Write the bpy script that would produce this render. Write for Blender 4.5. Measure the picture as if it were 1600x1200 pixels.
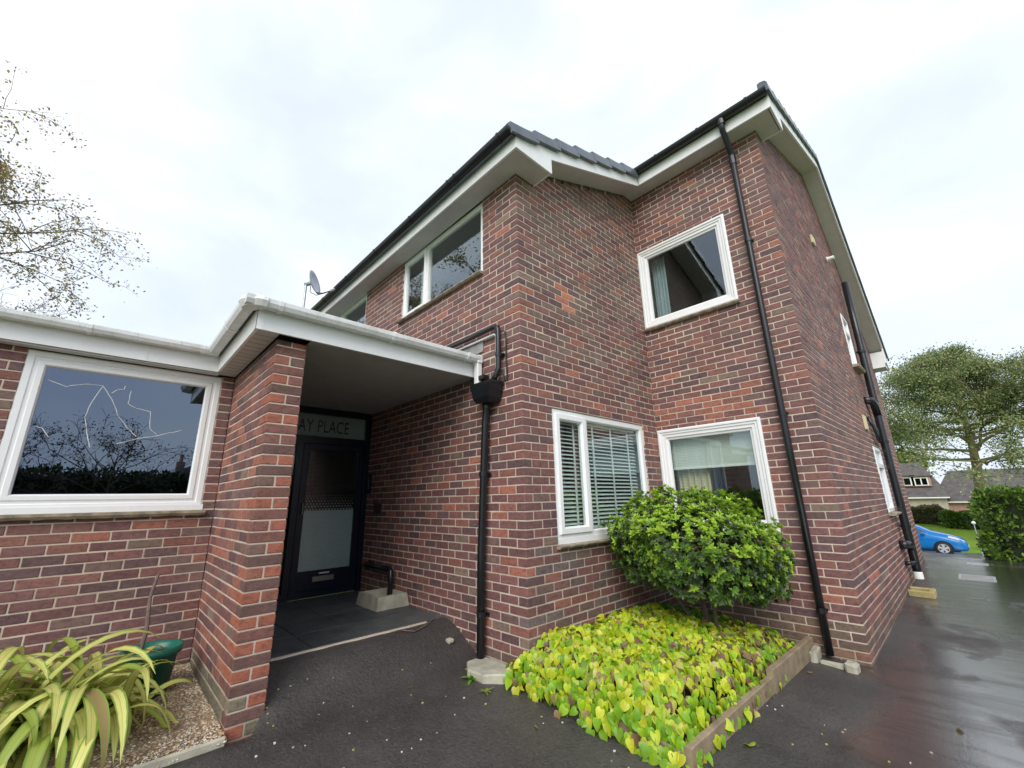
import bpy, math, random
import numpy as np
from mathutils import Vector, Matrix
R = math.radians
for o in list(bpy.data.objects): bpy.data.objects.remove(o)
SC = bpy.context.scene
COL = SC.collection
rng = np.random.default_rng(7)
random.seed(7)

# ------------------------------------------------------------------ camera
F_PX, YAW, PITCH, ROLL = 654.94, 0.807624, 0.269362, -0.021975
CAM = np.array([2.649, -2.655, 1.48])
fw = np.array([-math.sin(YAW)*math.cos(PITCH), math.cos(YAW)*math.cos(PITCH), math.sin(PITCH)])
rt0 = np.array([math.cos(YAW), math.sin(YAW), 0.0]); up0 = np.cross(rt0, fw)
rt = rt0*math.cos(ROLL)+up0*math.sin(ROLL); up = -rt0*math.sin(ROLL)+up0*math.cos(ROLL)
cd = bpy.data.cameras.new('camera'); cam = bpy.data.objects.new('camera', cd); COL.objects.link(cam)
cd.sensor_width = 36; cd.lens = F_PX/1600*36; cd.clip_end = 2000; cd.clip_start = .02
cam.matrix_world = Matrix(((rt[0], up[0], -fw[0], CAM[0]), (rt[1], up[1], -fw[1], CAM[1]), (rt[2], up[2], -fw[2], CAM[2]), (0, 0, 0, 1)))
SC.camera = cam
def px(p):
    d = np.asarray(p, float)-CAM; z = d@fw
    return 800+F_PX*(d@rt)/z, 600-F_PX*(d@up)/z, z
def ray_at(u, v, dd):
    return CAM+(fw+rt*(u-800)/F_PX-up*(v-600)/F_PX)*dd

# ------------------------------------------------------------------ sky, sun, exposure
SUN_EL, SUN_AZ = R(40), R(146)          # behind the cloud, to the camera's right rear
W = bpy.data.worlds.new('World'); SC.world = W; W.use_nodes = True
nt = W.node_tree; nt.nodes.clear()
def wn(t, **k):
    n = nt.nodes.new(t)
    for a, b in k.items(): setattr(n, a, b)
    return n
sky = wn('ShaderNodeTexSky', sky_type='NISHITA', sun_disc=False, sun_elevation=SUN_EL, sun_rotation=SUN_AZ, air_density=1.0, dust_density=2.0)
tc = wn('ShaderNodeTexCoord')
mp = wn('ShaderNodeMapping'); mp.inputs['Scale'].default_value = (1.0, 1.0, 1.9); nt.links.new(tc.outputs['Generated'], mp.inputs['Vector'])
n1 = wn('ShaderNodeTexNoise'); n1.inputs['Scale'].default_value = 2.3; n1.inputs['Detail'].default_value = 6; n1.inputs['Roughness'].default_value = .52; n1.inputs['Distortion'].default_value = .3
nt.links.new(mp.outputs[0], n1.inputs['Vector'])
cr = wn('ShaderNodeValToRGB'); e = cr.color_ramp.elements
e[0].position = .34; e[0].color = (.68, .75, .88, 1)
e[1].position = .66; e[1].color = (.93, .965, 1.0, 1)
e2 = cr.color_ramp.elements.new(.50); e2.color = (.78, .85, .96, 1)
nt.links.new(n1.outputs['Fac'], cr.inputs[0])
sc_ = wn('ShaderNodeVectorMath', operation='SCALE'); sc_.inputs['Scale'].default_value = 7.5; nt.links.new(cr.outputs[0], sc_.inputs[0])
mixw = wn('ShaderNodeMix', data_type='RGBA'); mixw.inputs[0].default_value = .9
nt.links.new(sky.outputs[0], mixw.inputs[6]); nt.links.new(sc_.outputs[0], mixw.inputs[7])
bg = wn('ShaderNodeBackground'); bg.inputs['Strength'].default_value = .1; nt.links.new(mixw.outputs[2], bg.inputs['Color'])
wo = wn('ShaderNodeOutputWorld'); nt.links.new(bg.outputs[0], wo.inputs['Surface'])
sd = bpy.data.lights.new('sun', 'SUN'); sd.energy = 1.5; sd.angle = R(40); sd.color = (1, .97, .92)
sun = bpy.data.objects.new('sun', sd); COL.objects.link(sun); sun.location = (0, 0, 30)
az = SUN_AZ
sdir = Vector((math.sin(az)*math.cos(SUN_EL), math.cos(az)*math.cos(SUN_EL), math.sin(SUN_EL)))
sun.rotation_euler = sdir.to_track_quat('Z', 'Y').to_euler()
vs = SC.view_settings; vs.view_transform = 'Standard'; vs.look = 'None'; vs.gamma = 1; vs.use_curve_mapping = False; vs.exposure = 0.78
SC.render.resolution_x = 1024; SC.render.resolution_y = 768

# ------------------------------------------------------------------ materials
class N:
    """small node-tree helper"""
    def __init__(s, name):
        s.m = bpy.data.materials.new(name); s.m.use_nodes = True; s.t = s.m.node_tree; s.t.nodes.clear()
        s.out = s.t.nodes.new('ShaderNodeOutputMaterial')
    def n(s, t, **k):
        nd = s.t.nodes.new(t)
        for a, b in k.items(): setattr(nd, a, b)
        return nd
    def l(s, a, b): s.t.links.new(a, b)
    def pos(s, scale=(1, 1, 1)):
        g = s.n('ShaderNodeNewGeometry'); m = s.n('ShaderNodeMapping'); m.inputs['Scale'].default_value = scale
        s.l(g.outputs['Position'], m.inputs['Vector']); return m.outputs[0]
    def noise(s, scale, detail=4, rough=.55, vec=None, dist=0):
        t = s.n('ShaderNodeTexNoise'); t.inputs['Scale'].default_value = scale; t.inputs['Detail'].default_value = detail
        t.inputs['Roughness'].default_value = rough; t.inputs['Distortion'].default_value = dist
        s.l(vec if vec is not None else s.pos(), t.inputs['Vector']); return t.outputs['Fac']
    def ramp(s, fac, stops):
        r = s.n('ShaderNodeValToRGB'); el = r.color_ramp.elements
        while len(el) < len(stops): el.new(.5)
        for q, (p, c) in zip(el, stops):
            q.position = p; q.color = (c, c, c, 1) if not hasattr(c, '__len__') else (*c, 1)
        s.l(fac, r.inputs[0]); return r.outputs[0]
    def math(s, op, a, b=0., clamp=False):
        m = s.n('ShaderNodeMath', operation=op, use_clamp=clamp)
        for i, v in enumerate((a, b)):
            if hasattr(v, 'links'): s.l(v, m.inputs[i])
            else: m.inputs[i].default_value = v
        return m.outputs[0]
    def mix(s, f, a, b, blend='MIX'):
        m = s.n('ShaderNodeMix', data_type='RGBA', blend_type=blend)
        for i, v in ((0, f), (6, a), (7, b)):
            if hasattr(v, 'links'): s.l(v, m.inputs[i])
            elif hasattr(v, '__len__'): m.inputs[i].default_value = (*v, 1)
            else: m.inputs[i].default_value = v
        return m.outputs[2]
    def bump(s, h, strength=.3, dist=.01):
        b = s.n('ShaderNodeBump'); s.l(h, b.inputs['Height']); b.inputs['Distance'].default_value = dist
        if hasattr(strength, 'links'): s.l(strength, b.inputs['Strength'])
        else: b.inputs['Strength'].default_value = strength
        return b.outputs[0]
    def pbr(s, col, rough=.6, bump=None, metal=0., spec=.5, trans=None):
        p = s.n('ShaderNodeBsdfPrincipled')
        for k, v in (('Base Color', col), ('Roughness', rough), ('Metallic', metal), ('Specular IOR Level', spec)):
            if hasattr(v, 'links'): s.l(v, p.inputs[k])
            elif hasattr(v, '__len__'): p.inputs[k].default_value = (*v, 1)
            else: p.inputs[k].default_value = v
        if bump is not None: s.l(bump, p.inputs['Normal'])
        sh = p.outputs[0]
        if trans:
            t = s.n('ShaderNodeBsdfTranslucent')
            if hasattr(col, 'links'): s.l(col, t.inputs[0])
            else: t.inputs[0].default_value = (*col, 1)
            mx = s.n('ShaderNodeMixShader'); mx.inputs[0].default_value = trans; s.l(sh, mx.inputs[1]); s.l(t.outputs[0], mx.inputs[2]); sh = mx.outputs[0]
        s.l(sh, s.out.inputs['Surface']); return s.m

def plain(name, c, rough=.5, var=.12, vscale=6, bumps=0., bscale=60, metal=0., spec=.5):
    a = N(name); f = a.noise(vscale, 5)
    c = np.array(c); lo = tuple(np.clip(c*(1-var), 0, 1)); hi = tuple(np.clip(c*(1+var), 0, 1))
    col = a.mix(a.ramp(f, [(.3, 0.), (.7, 1.)]), lo, hi)
    b = a.bump(a.noise(bscale, 3), bumps, .004) if bumps else None
    return a.pbr(col, rough, b, metal, spec)

def brick_mat(name, attr):
    a = N(name)
    if attr:
        at = a.n('ShaderNodeAttribute', attribute_name='col'); base = at.outputs['Color']
    else:
        base = a.n('ShaderNodeObjectInfo').outputs['Color']
    p = a.pos()
    mott = a.noise(21, 6, .72, a.pos((1, 1, 1.7)), .5)
    col = a.mix(a.ramp(mott, [(.36, .75), (.52, 0.)]), base, a.mix(.62, base, (.045, .028, .030)))
    col = a.mix(a.ramp(mott, [(.54, 0.), (.70, .55)]), col, a.mix(.5, base, (.40, .20, .145)))
    col2 = a.mix(a.ramp(a.noise(150, 3, .7), [(.60, 0.), (.74, .45)]), col, (.42, .31, .25))
    col2 = a.mix(a.ramp(a.noise(110, 3, .7, a.pos((1.1, .9, 1.3))), [(.30, .5), (.42, 0.)]), col2, (.05, .03, .03))
    wear = a.mix(a.ramp(a.noise(1.7, 4, .6), [(.55, 0.), (.74, .22)]), col2, (.30, .22, .185))
    h = a.noise(95, 5, .7)
    return a.pbr(wear, a.ramp(a.noise(8, 3), [(.3, .55), (.7, .8)]), a.bump(a.math('ADD', h, a.math('MULTIPLY', mott, .8)), .9, .006), spec=.35)
M = {}
M['brick_o'] = brick_mat('brick_single', False)
M['brick_s'] = brick_mat('brick_field', True)
def mortar():
    a = N('mortar'); p = a.pos()
    col = a.mix(a.ramp(a.noise(3.0, 5, .6), [(.35, 0.), (.7, 1.)]), (.50, .41, .33), (.70, .59, .48))
    g = a.n('ShaderNodeNewGeometry'); sp = a.n('ShaderNodeSeparateXYZ'); a.l(g.outputs['Position'], sp.inputs[0])
    damp = a.math('ADD', a.math('MULTIPLY', sp.outputs['Z'], -1.6), a.math('MULTIPLY', a.noise(2.5, 4), 1.2))
    col = a.mix(a.ramp(damp, [(.12, 0.), (.45, .55)]), col, (.27, .24, .17))
    return a.pbr(col, .9, a.bump(a.noise(220, 3), .6, .004), spec=.2)
M['mortar'] = mortar()
def upvc(name, c, dirt):
    a = N(name)
    col = a.mix(a.ramp(a.noise(7, 5, .65), [(.45, 0.), (.8, dirt)]), c, (.50, .48, .40))
    col = a.mix(a.ramp(a.noise(40, 3, .7), [(.62, 0.), (.72, dirt)]), col, (.30, .30, .20))
    return a.pbr(col, .32, spec=.5)
M['upvc'] = upvc('white_upvc', (.85, .85, .855), .12)
M['gutterw'] = upvc('mossy_white_gutter', (.80, .81, .81), .8)
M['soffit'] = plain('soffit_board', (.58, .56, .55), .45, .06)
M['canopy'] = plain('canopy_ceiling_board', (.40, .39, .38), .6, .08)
M['black'] = plain('black_plastic', (.012, .013, .016), .28, .2)
M['cable'] = plain('cable_rubber', (.02, .02, .022), .5, .2)
M['tile_r'] = plain('slate_roof_tile', (.10, .115, .14), .30, .25, 5, .2, 90)
M['felt'] = plain('grey_roof_felt', (.10, .10, .095), .85, .3, 8, .4, 120)
M['sill'] = plain('mossy_stone_sill', (.30, .25, .185), .85, .4, 14, .5, 60)
M['lead'] = plain('lead_flashing', (.30, .30, .29), .7, .25, 8)
M['navy'] = plain('navy_door_paint', (.006, .010, .026), .3, .2)
M['steel'] = plain('brushed_steel', (.45, .44, .42), .35, .1, metal=.9)
M['galv'] = plain('galvanised_steel', (.45, .46, .50), .45, .15, metal=.6)
M['concrete'] = plain('rough_concrete', (.40, .38, .30), .9, .25, 9, .5, 80)
M['timber'] = plain('weathered_timber', (.26, .20, .125), .8, .3, 9, .4, 70)
M['timber_y'] = plain('mossy_yellow_concrete', (.36, .30, .13), .85, .25, 10, .4, 80)
M['shingle'] = plain('shingle_base', (.26, .19, .12), .9, .5, 60, .8, 90)
M['soil'] = plain('dark_soil', (.055, .04, .03), .95, .4, 12, .6, 40)
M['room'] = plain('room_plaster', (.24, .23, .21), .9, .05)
M['roomd'] = plain('dim_toned_plaster', (.10, .10, .10), .9, .05)  # darker copy of the room plaster: dimness of the rooms is in the colour
M['white'] = plain('white_paint', (.78, .78, .76), .5, .05)
M['slat'] = plain('blind_slat_vinyl', (.82, .84, .84), .45, .04)
M['bark'] = plain('tree_bark', (.11, .085, .065), .9, .35, 9, .5, 40)
M['barkg'] = plain('mossy_bark', (.13, .12, .055), .9, .35, 9, .5, 40)
M['twig'] = plain('dry_twig', (.14, .10, .085), .85, .3, 20, .5, 60)
M['pot'] = plain('green_plastic_pot', (.008, .12, .085), .35, .25)
M['curtain_y'] = plain('cream_curtain', (.62, .54, .34), .9, .1)
M['curtain_b'] = plain('blue_grey_curtain', (.34, .42, .46), .9, .1)
M['rollerb'] = plain('roller_blind_fabric', (.60, .62, .58), .85, .06)
M['frost'] = plain('frosted_film', (.56, .60, .58), .5, .05)
M['letter'] = plain('dark_lettering', (.035, .045, .06), .5, .05)
M['far_roof'] = plain('brown_roof_tiles', (.10, .088, .085), .8, .3, 2.0, .4, 12)
M['far_wall'] = plain('pale_brick_wall', (.42, .35, .30), .85, .12, 3)
M['far_pink'] = plain('pink_brick_wall', (.40, .24, .20), .85, .15, 3)
M['car_blue'] = plain('blue_car_paint', (.005, .16, .46), .14, .03)
M['tyre'] = plain('tyre_rubber', (.012, .012, .012), .7, .1)
M['alloy'] = plain('wheel_alloy', (.62, .63, .65), .3, .05, metal=.4)
M['lamp'] = plain('headlamp_lens', (.55, .58, .62), .1, .05)
def glass(name, tint, refl, gc=(.84, .92, 1)):
    a = N(name)
    fr = a.n('ShaderNodeFresnel'); gb_ = a.n('ShaderNodeNewGeometry'); a.l(a.math('SUBTRACT', 1.5, a.math('MULTIPLY', gb_.outputs['Backfacing'], 1.5-1/1.5)), fr.inputs[0])
    tr = a.n('ShaderNodeBsdfTransparent'); tr.inputs[0].default_value = (*tint, 1)
    gl = a.n('ShaderNodeBsdfGlossy'); gl.inputs['Roughness'].default_value = .004; gl.inputs['Color'].default_value = (*gc, 1)
    f = a.math('ADD', a.math('MULTIPLY', fr.outputs[0], 1.25), refl, True)
    mx = a.n('ShaderNodeMixShader'); a.l(f, mx.inputs[0]); a.l(tr.outputs[0], mx.inputs[1]); a.l(gl.outputs[0], mx.inputs[2])
    a.l(mx.outputs[0], a.out.inputs['Surface']); return a.m
M['glass'] = glass('window_glass', (.94, .98, .96), .035)
M['glass_d'] = glass('dark_tinted_glass', (.22, .25, .28), .14, (.62, .76, 1))  # tinted pane; the bluer sky reflection is put into the gloss colour
M['glass_door'] = glass('door_glass', (.88, .92, .92), .0)
def leaf_mat(name, attr, trans=.35, rough=.4, vein=False):
    a = N(name)
    c = a.n('ShaderNodeAttribute', attribute_name='col').outputs['Color'] if attr else a.n('ShaderNodeObjectInfo').outputs['Color']
    col = a.mix(a.ramp(a.noise(60, 3), [(.35, 0.), (.75, .35)]), c, a.mix(.5, c, (.02, .03, .005)))
    return a.pbr(col, rough, trans=trans)
M['leaf'] = leaf_mat('leaf_field', True)
M['leaf_o'] = leaf_mat('leaf_single', False)
M['leaf_dry'] = leaf_mat('matt_leaf_field', True, .25, .65)
def strap_mat():
    a = N('variegated_strap_leaf')
    uv = a.n('ShaderNodeUVMap'); sp = a.n('ShaderNodeSeparateXYZ'); a.l(uv.outputs[0], sp.inputs[0])
    w = a.n('ShaderNodeObjectInfo')
    u = a.math('ABSOLUTE', a.math('SUBTRACT', sp.outputs['X'], .5))      # 0 mid .. .5 edge
    edge = a.ramp(u, [(.33, 0.), (.39, 1.)])
    mid = a.ramp(u, [(.0, .55), (.05, 0.)])
    ln = a.n('ShaderNodeTexWave', wave_type='BANDS', bands_direction='X'); ln.inputs['Scale'].default_value = 2.6; ln.inputs['Distortion'].default_value = .6
    a.l(uv.outputs[0], ln.inputs['Vector'])
    cream = a.mix(a.ramp(ln.outputs['Fac'], [(.80, 0.), (.97, .45)]), w.outputs['Color'], (.28, .36, .06))
    col = a.mix(edge, cream, (.24, .36, .06))
    col = a.mix(mid, col, (.24, .33, .06))
    return a.pbr(col, .38, trans=.28)
M['strap'] = strap_mat()
def asphalt():
    a = N('wet_asphalt')
    g = a.n('ShaderNodeNewGeometry'); sp = a.n('ShaderNodeSeparateXYZ'); a.l(g.outputs['Position'], sp.inputs[0])
    fine = a.noise(120, 4, .75); spk = a.n('ShaderNodeTexVoronoi'); spk.inputs['Scale'].default_value = 75; a.l(a.pos(), spk.inputs['Vector'])
    big = a.noise(1.3, 5, .6)
    base = a.mix(a.ramp(big, [(.35, 0.), (.65, 1.)]), (.040, .035, .033), (.085, .075, .070))
    base = a.mix(a.ramp(fine, [(.58, 0.), (.74, .6)]), base, (.24, .22, .20))
    base = a.mix(a.ramp(spk.outputs['Distance'], [(.0, .5), (.18, 0.)]), base, (.19, .17, .155))
    base = a.mix(a.ramp(a.noise(34, 4, .75), [(.34, .55), (.50, 0.)]), base, (.018, .016, .016))
    base = a.mix(a.ramp(a.noise(48, 4, .8), [(.56, 0.), (.70, .55)]), base, (.19, .165, .145))
    # standing water: on the low right-hand side of the drive, broken up
    nz = a.noise(1.7, 5, .62, a.pos((1.0, .55, 1)), .4)
    wx = a.math('ADD', sp.outputs['X'], a.math('MULTIPLY', a.math('SUBTRACT', nz, .5), 2.3))
    wet = a.ramp(a.math('MULTIPLY', a.math('SUBTRACT', wx, 1.62), .9), [(.0, 0.), (.34, 1.)])
    hole = a.ramp(a.noise(.9, 4, .6, a.pos((1.2, 1, 1)), .2), [(.33, .0), (.43, 1.)])
    wet = a.math('MULTIPLY', wet, hole)
    film = a.ramp(a.noise(2.2, 4, .6), [(.35, .0), (.7, .4)])
    wetall = a.math('MAXIMUM', wet, a.math('MULTIPLY', film, .75))
    rough = a.math('SUBTRACT', .52, a.math('MULTIPLY', wetall, .30))
    base = a.mix(a.math('MULTIPLY', wetall, .55), base, (.012, .011, .012))
    bs = a.math('SUBTRACT', .75, a.math('MULTIPLY', wetall, .62))
    h = a.math('ADD', fine, a.math('MULTIPLY', a.noise(45, 4, .7), 2.2))
    m_ = a.pbr(base, rough, a.bump(h, bs, .010), spec=.6)
    pb_ = next(n_ for n_ in a.t.nodes if n_.type == 'BSDF_PRINCIPLED'); strk = a.ramp(a.noise(3.2, 4, .6, a.pos((.35, 1.5, 1)), .3), [(.34, .35), (.54, 1.)]); a.l(a.math('MULTIPLY', wet, strk), pb_.inputs['Coat Weight']); pb_.inputs['Coat Roughness'].default_value = .085; pb_.inputs['Coat IOR'].default_value = 2.8
    a.l(a.bump(a.noise(40, 4, .7), .22, .006), pb_.inputs['Coat Normal'])
    return m_
M['asphalt'] = asphalt()
def slate_floor():
    a = N('slate_floor_tile')
    oi = a.n('ShaderNodeObjectInfo')
    c = a.mix(oi.outputs['Random'], (.045, .052, .055), (.085, .092, .095))
    c = a.mix(a.ramp(a.noise(9, 5, .6), [(.4, 0.), (.75, .5)]), c, (.15, .15, .145))
    return a.pbr(c, .5, a.bump(a.noise(35, 4), .3, .004))
M['slate'] = slate_floor()
def grass():
    a = N('lawn_grass')
    c = a.mix(a.ramp(a.noise(.6, 5), [(.35, 0.), (.65, 1.)]), (.17, .30, .025), (.28, .42, .04))
    c = a.mix(a.ramp(a.noise(9, 4), [(.3, .5), (.7, 0.)]), c, (.06, .12, .012))
    return a.pbr(c, .9, a.bump(a.noise(40, 4), .8, .05), spec=.2)
M['grass'] = grass()
def pebble():
    a = N('pea_shingle')
    at = a.n('ShaderNodeAttribute', attribute_name='col')
    return a.pbr(at.outputs['Color'], .6)
M['pebble'] = pebble()

# ------------------------------------------------------------------ mesh builder
class MB:
    def __init__(s): s.v = []; s.f = []; s.c = []; s.uv = None
    def add(s, vs, fs, col=None):
        b = len(s.v); s.v.extend([tuple(map(float, q)) for q in vs]); s.f.extend([tuple(b+i for i in q) for q in fs])
        if col is not None: s.c.extend([tuple(col)]*len(vs))
        return s
    def box(s, x0, x1, y0, y1, z0, z1, col=None):
        v = [(x, y, z) for z in (z0, z1) for y in (y0, y1) for x in (x0, x1)]
        return s.add(v, [(0, 2, 3, 1), (4, 5, 7, 6), (0, 1, 5, 4), (2, 6, 7, 3), (0, 4, 6, 2), (1, 3, 7, 5)], col)
    def cbox(s, x0, x1, y0, y1, z0, z1, c=.003, col=None, jit=0.):
        """box with chamfered edges"""
        X = (x0, x1); Y = (y0, y1); Z = (z0, z1); v = []; ix = {}
        for i in (0, 1):
            for j in (0, 1):
                for k in (0, 1):
                    sx, sy, sz = (c, -c)[i], (c, -c)[j], (c, -c)[k]
                    p = (X[i], Y[j], Z[k])
                    for a_, q in enumerate(((0, sy, sz), (sx, 0, sz), (sx, sy, 0))):
                        ix[i, j, k, a_] = len(v); v.append((p[0]+q[0]+random.uniform(-jit, jit), p[1]+q[1]+random.uniform(-jit, jit), p[2]+q[2]+random.uniform(-jit, jit)))
        f = []
        I = lambda i, j, k, a_: ix[i, j, k, a_]
        for i in (0, 1): f.append([I(i, 0, 0, 0), I(i, 1, 0, 0), I(i, 1, 1, 0), I(i, 0, 1, 0)][::1 if i else -1])
        for j in (0, 1): f.append([I(0, j, 0, 1), I(1, j, 0, 1), I(1, j, 1, 1), I(0, j, 1, 1)][::-1 if j else 1])
        for k in (0, 1): f.append([I(0, 0, k, 2), I(1, 0, k, 2), I(1, 1, k, 2), I(0, 1, k, 2)][::1 if k else -1])
        for i in (0, 1):
            for j in (0, 1): f.append([I(i, j, 0, 0), I(i, j, 1, 0), I(i, j, 1, 1), I(i, j, 0, 1)][::1 if i == j else -1])
            for k in (0, 1): f.append([I(i, 0, k, 0), I(i, 0, k, 2), I(i, 1, k, 2), I(i, 1, k, 0)][::1 if i == k else -1])
        for j in (0, 1):
            for k in (0, 1): f.append([I(0, j, k, 1), I(1, j, k, 1), I(1, j, k, 2), I(0, j, k, 2)][::1 if j == k else -1])
        for i in (0, 1):
            for j in (0, 1):
                for k in (0, 1): f.append([I(i, j, k, 0), I(i, j, k, 1), I(i, j, k, 2)][::1 if (i+j+k) % 2 else -1])
        return s.add(v, f, col)
    def prism(s, poly, ax, a, b):
        """extrude a polygon (list of 2-D points in the other two axes) along axis ax from a to b"""
        n = len(poly); o = [q for q in range(3) if q != ax]; v = []
        for t in (a, b):
            for p in poly:
                w = [0, 0, 0]; w[ax] = t; w[o[0]] = p[0]; w[o[1]] = p[1]; v.append(w)
        f = [tuple(range(n)), tuple(range(2*n-1, n-1, -1))]+[(i, i+n, (i+1) % n+n, (i+1) % n) for i in range(n)]
        return s.add(v, f)
    def tube(s, pts, r, n=10, cap=True):
        P = [np.array(p, float) for p in pts]; rr = r if hasattr(r, '__len__') else [r]*len(P)
        v = []; f = []; ref = None
        for i, p in enumerate(P):
            t = P[min(i+1, len(P)-1)]-P[max(i-1, 0)]; t = t/(np.linalg.norm(t)+1e-9)
            if ref is None: ref = np.array((0, 0, 1.)) if abs(t[2]) < .9 else np.array((1., 0, 0))
            a_ = np.cross(t, ref); a_ /= np.linalg.norm(a_)+1e-9; b_ = np.cross(a_, t); ref = b_
            for k in range(n):
                g_ = 2*math.pi*k/n; v.append(p+(a_*math.cos(g_)+b_*math.sin(g_))*rr[i])
        for i in range(len(P)-1):
            for k in range(n): f.append((i*n+k, i*n+(k+1) % n, (i+1)*n+(k+1) % n, (i+1)*n+k))
        if cap: f.append(tuple(range(n))[::-1]); f.append(tuple(range((len(P)-1)*n, len(P)*n)))
        return s.add(v, f)
    def lathe(s, prof, c, n=24, axis=2):
        v = []; f = []
        for (r_, h_) in prof:
            for k in range(n):
                g_ = 2*math.pi*k/n; w = [r_*math.cos(g_), r_*math.sin(g_), h_]
                if axis == 0: w = [w[2], w[0], w[1]]
                if axis == 1: w = [w[0], w[2], w[1]]
                v.append((w[0]+c[0], w[1]+c[1], w[2]+c[2]))
        for i in range(len(prof)-1):
            for k in range(n): f.append((i*n+k, i*n+(k+1) % n, (i+1)*n+(k+1) % n, (i+1)*n+k))
        return s.add(v, f)
    def grid(s, fn, us, vs):
        n = len(vs); v = [fn(a_, b_) for a_ in us for b_ in vs]
        return s.add(v, [(i*n+j, (i+1)*n+j, (i+1)*n+j+1, i*n+j+1) for i in range(len(us)-1) for j in range(n-1)])
    def mesh(s, name, mat, off=(0, 0, 0), smooth=False):
        me = bpy.data.meshes.new(name); o = np.array(off, float)
        v = np.array(s.v, float)-o
        me.from_pydata(v.tolist(), [], s.f); me.materials.append(mat)
        if s.c:
            at = me.color_attributes.new('col', 'FLOAT_COLOR', 'POINT')
            cc = np.ones((len(s.v), 4), np.float32); cc[:, :3] = np.array(s.c); at.data.foreach_set('color', cc.ravel())
        if smooth: me.polygons.foreach_set('use_smooth', [True]*len(me.polygons))
        me.update(); return me
    def build(s, name, mat, parent=None, smooth=False):
        ob = bpy.data.objects.new(name, s.mesh(name, M[mat] if isinstance(mat, str) else mat, root_loc(parent), smooth)); COL.objects.link(ob)
        if parent: ob.parent = parent
        return ob
def root_loc(p):
    while p is not None and p.parent is not None: p = p.parent
    return tuple(p.location) if p is not None else (0, 0, 0)
def tag(o, label=None, cat=None, group=None, kind=None):
    if label: o['label'] = label
    if cat: o['category'] = cat
    if group: o['group'] = group
    if kind: o['kind'] = kind
    return o
def thing(name, label, cat, loc, group=None):
    o = bpy.data.objects.new(name, None); COL.objects.link(o); o.location = loc; o.empty_display_size = .1
    return tag(o, label, cat, group)
def arrmesh(name, V, Fc, mat, col=None, off=(0, 0, 0), uv=None):
    """fast mesh from numpy: V (n,3), Fc (m,k)"""
    me = bpy.data.meshes.new(name); V = np.asarray(V, np.float32)-np.asarray(off, np.float32); Fc = np.asarray(Fc, np.int32)
    me.vertices.add(len(V)); me.vertices.foreach_set('co', V.ravel())
    m, k = Fc.shape; me.loops.add(m*k); me.loops.foreach_set('vertex_index', Fc.ravel())
    me.polygons.add(m); me.polygons.foreach_set('loop_start', np.arange(0, m*k, k, dtype=np.int32)); me.polygons.foreach_set('loop_total', np.full(m, k, np.int32))
    me.update(calc_edges=True); me.materials.append(mat)
    if col is not None:
        at = me.color_attributes.new('col', 'FLOAT_COLOR', 'POINT'); cc = np.ones((len(V), 4), np.float32); cc[:, :3] = col
        at.data.foreach_set('color', cc.ravel())
    return me
def link(name, me, parent=None, loc=None):
    o = bpy.data.objects.new(name, me); COL.objects.link(o)
    if parent: o.parent = parent
    if loc is not None: o.location = loc
    return o

# ------------------------------------------------------------------ ground
def sst(a, b, x):
    t = min(1, max(0, (x-a)/(b-a))); return t*t*(3-2*t)
def g(x, y):
    z = .11-.065*min(x, 1.8)-.01*max(0, min(x, 12)-1.8)
    z = max(-.2, min(z, .2))
    z += .018*max(0, min(y, 10.5)-2.5)
    if -1.78 < y < .3 and x < -.55: z += (.38-z)*sst(-.55, -1.16, x)*1.0
    if y > 10.5:
        z += (-1.72-.14)*sst(9.0, 29, y)*1.0 if y < 29 else -1.86
        if y > 30: z += .95*sst(30, 46, y)
    return z
def axis_pts(segs):
    out = []
    for a_, b_, st in segs: out += list(np.arange(a_, b_-1e-6, st))
    return out+[segs[-1][1]]
gm = MB().grid(lambda x, y: (x, y, g(x, y)-.03-(.5 if -9 < x < 5.2 and -8.5 < y < 29 else 0)), axis_pts([(-400, -40, 60), (-40, -4, 6), (-4, 8, .6), (8, 40, 4), (40, 400, 60)]), axis_pts([(-300, -20, 40), (-20, -4, 4), (-4, 12, .8), (12, 60, 2), (60, 500, 55)]))
tag(gm.build('ground', 'grass', smooth=True), kind='structure')
dm = MB().grid(lambda x, y: (x, y, g(x, y)-(.2 if x < -.64 and y < -1.72 else 0)), axis_pts([(-3.1, -.5, .1), (-.5, 3.4, .3), (3.4, 5.4, .5)]), axis_pts([(-9, -2, .5), (-2, .4, .08), (.4, 8, .4), (8, 13, .25), (13, 31, .9)]))
tag(dm.build('driveway', 'asphalt', smooth=True), kind='structure')

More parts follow.
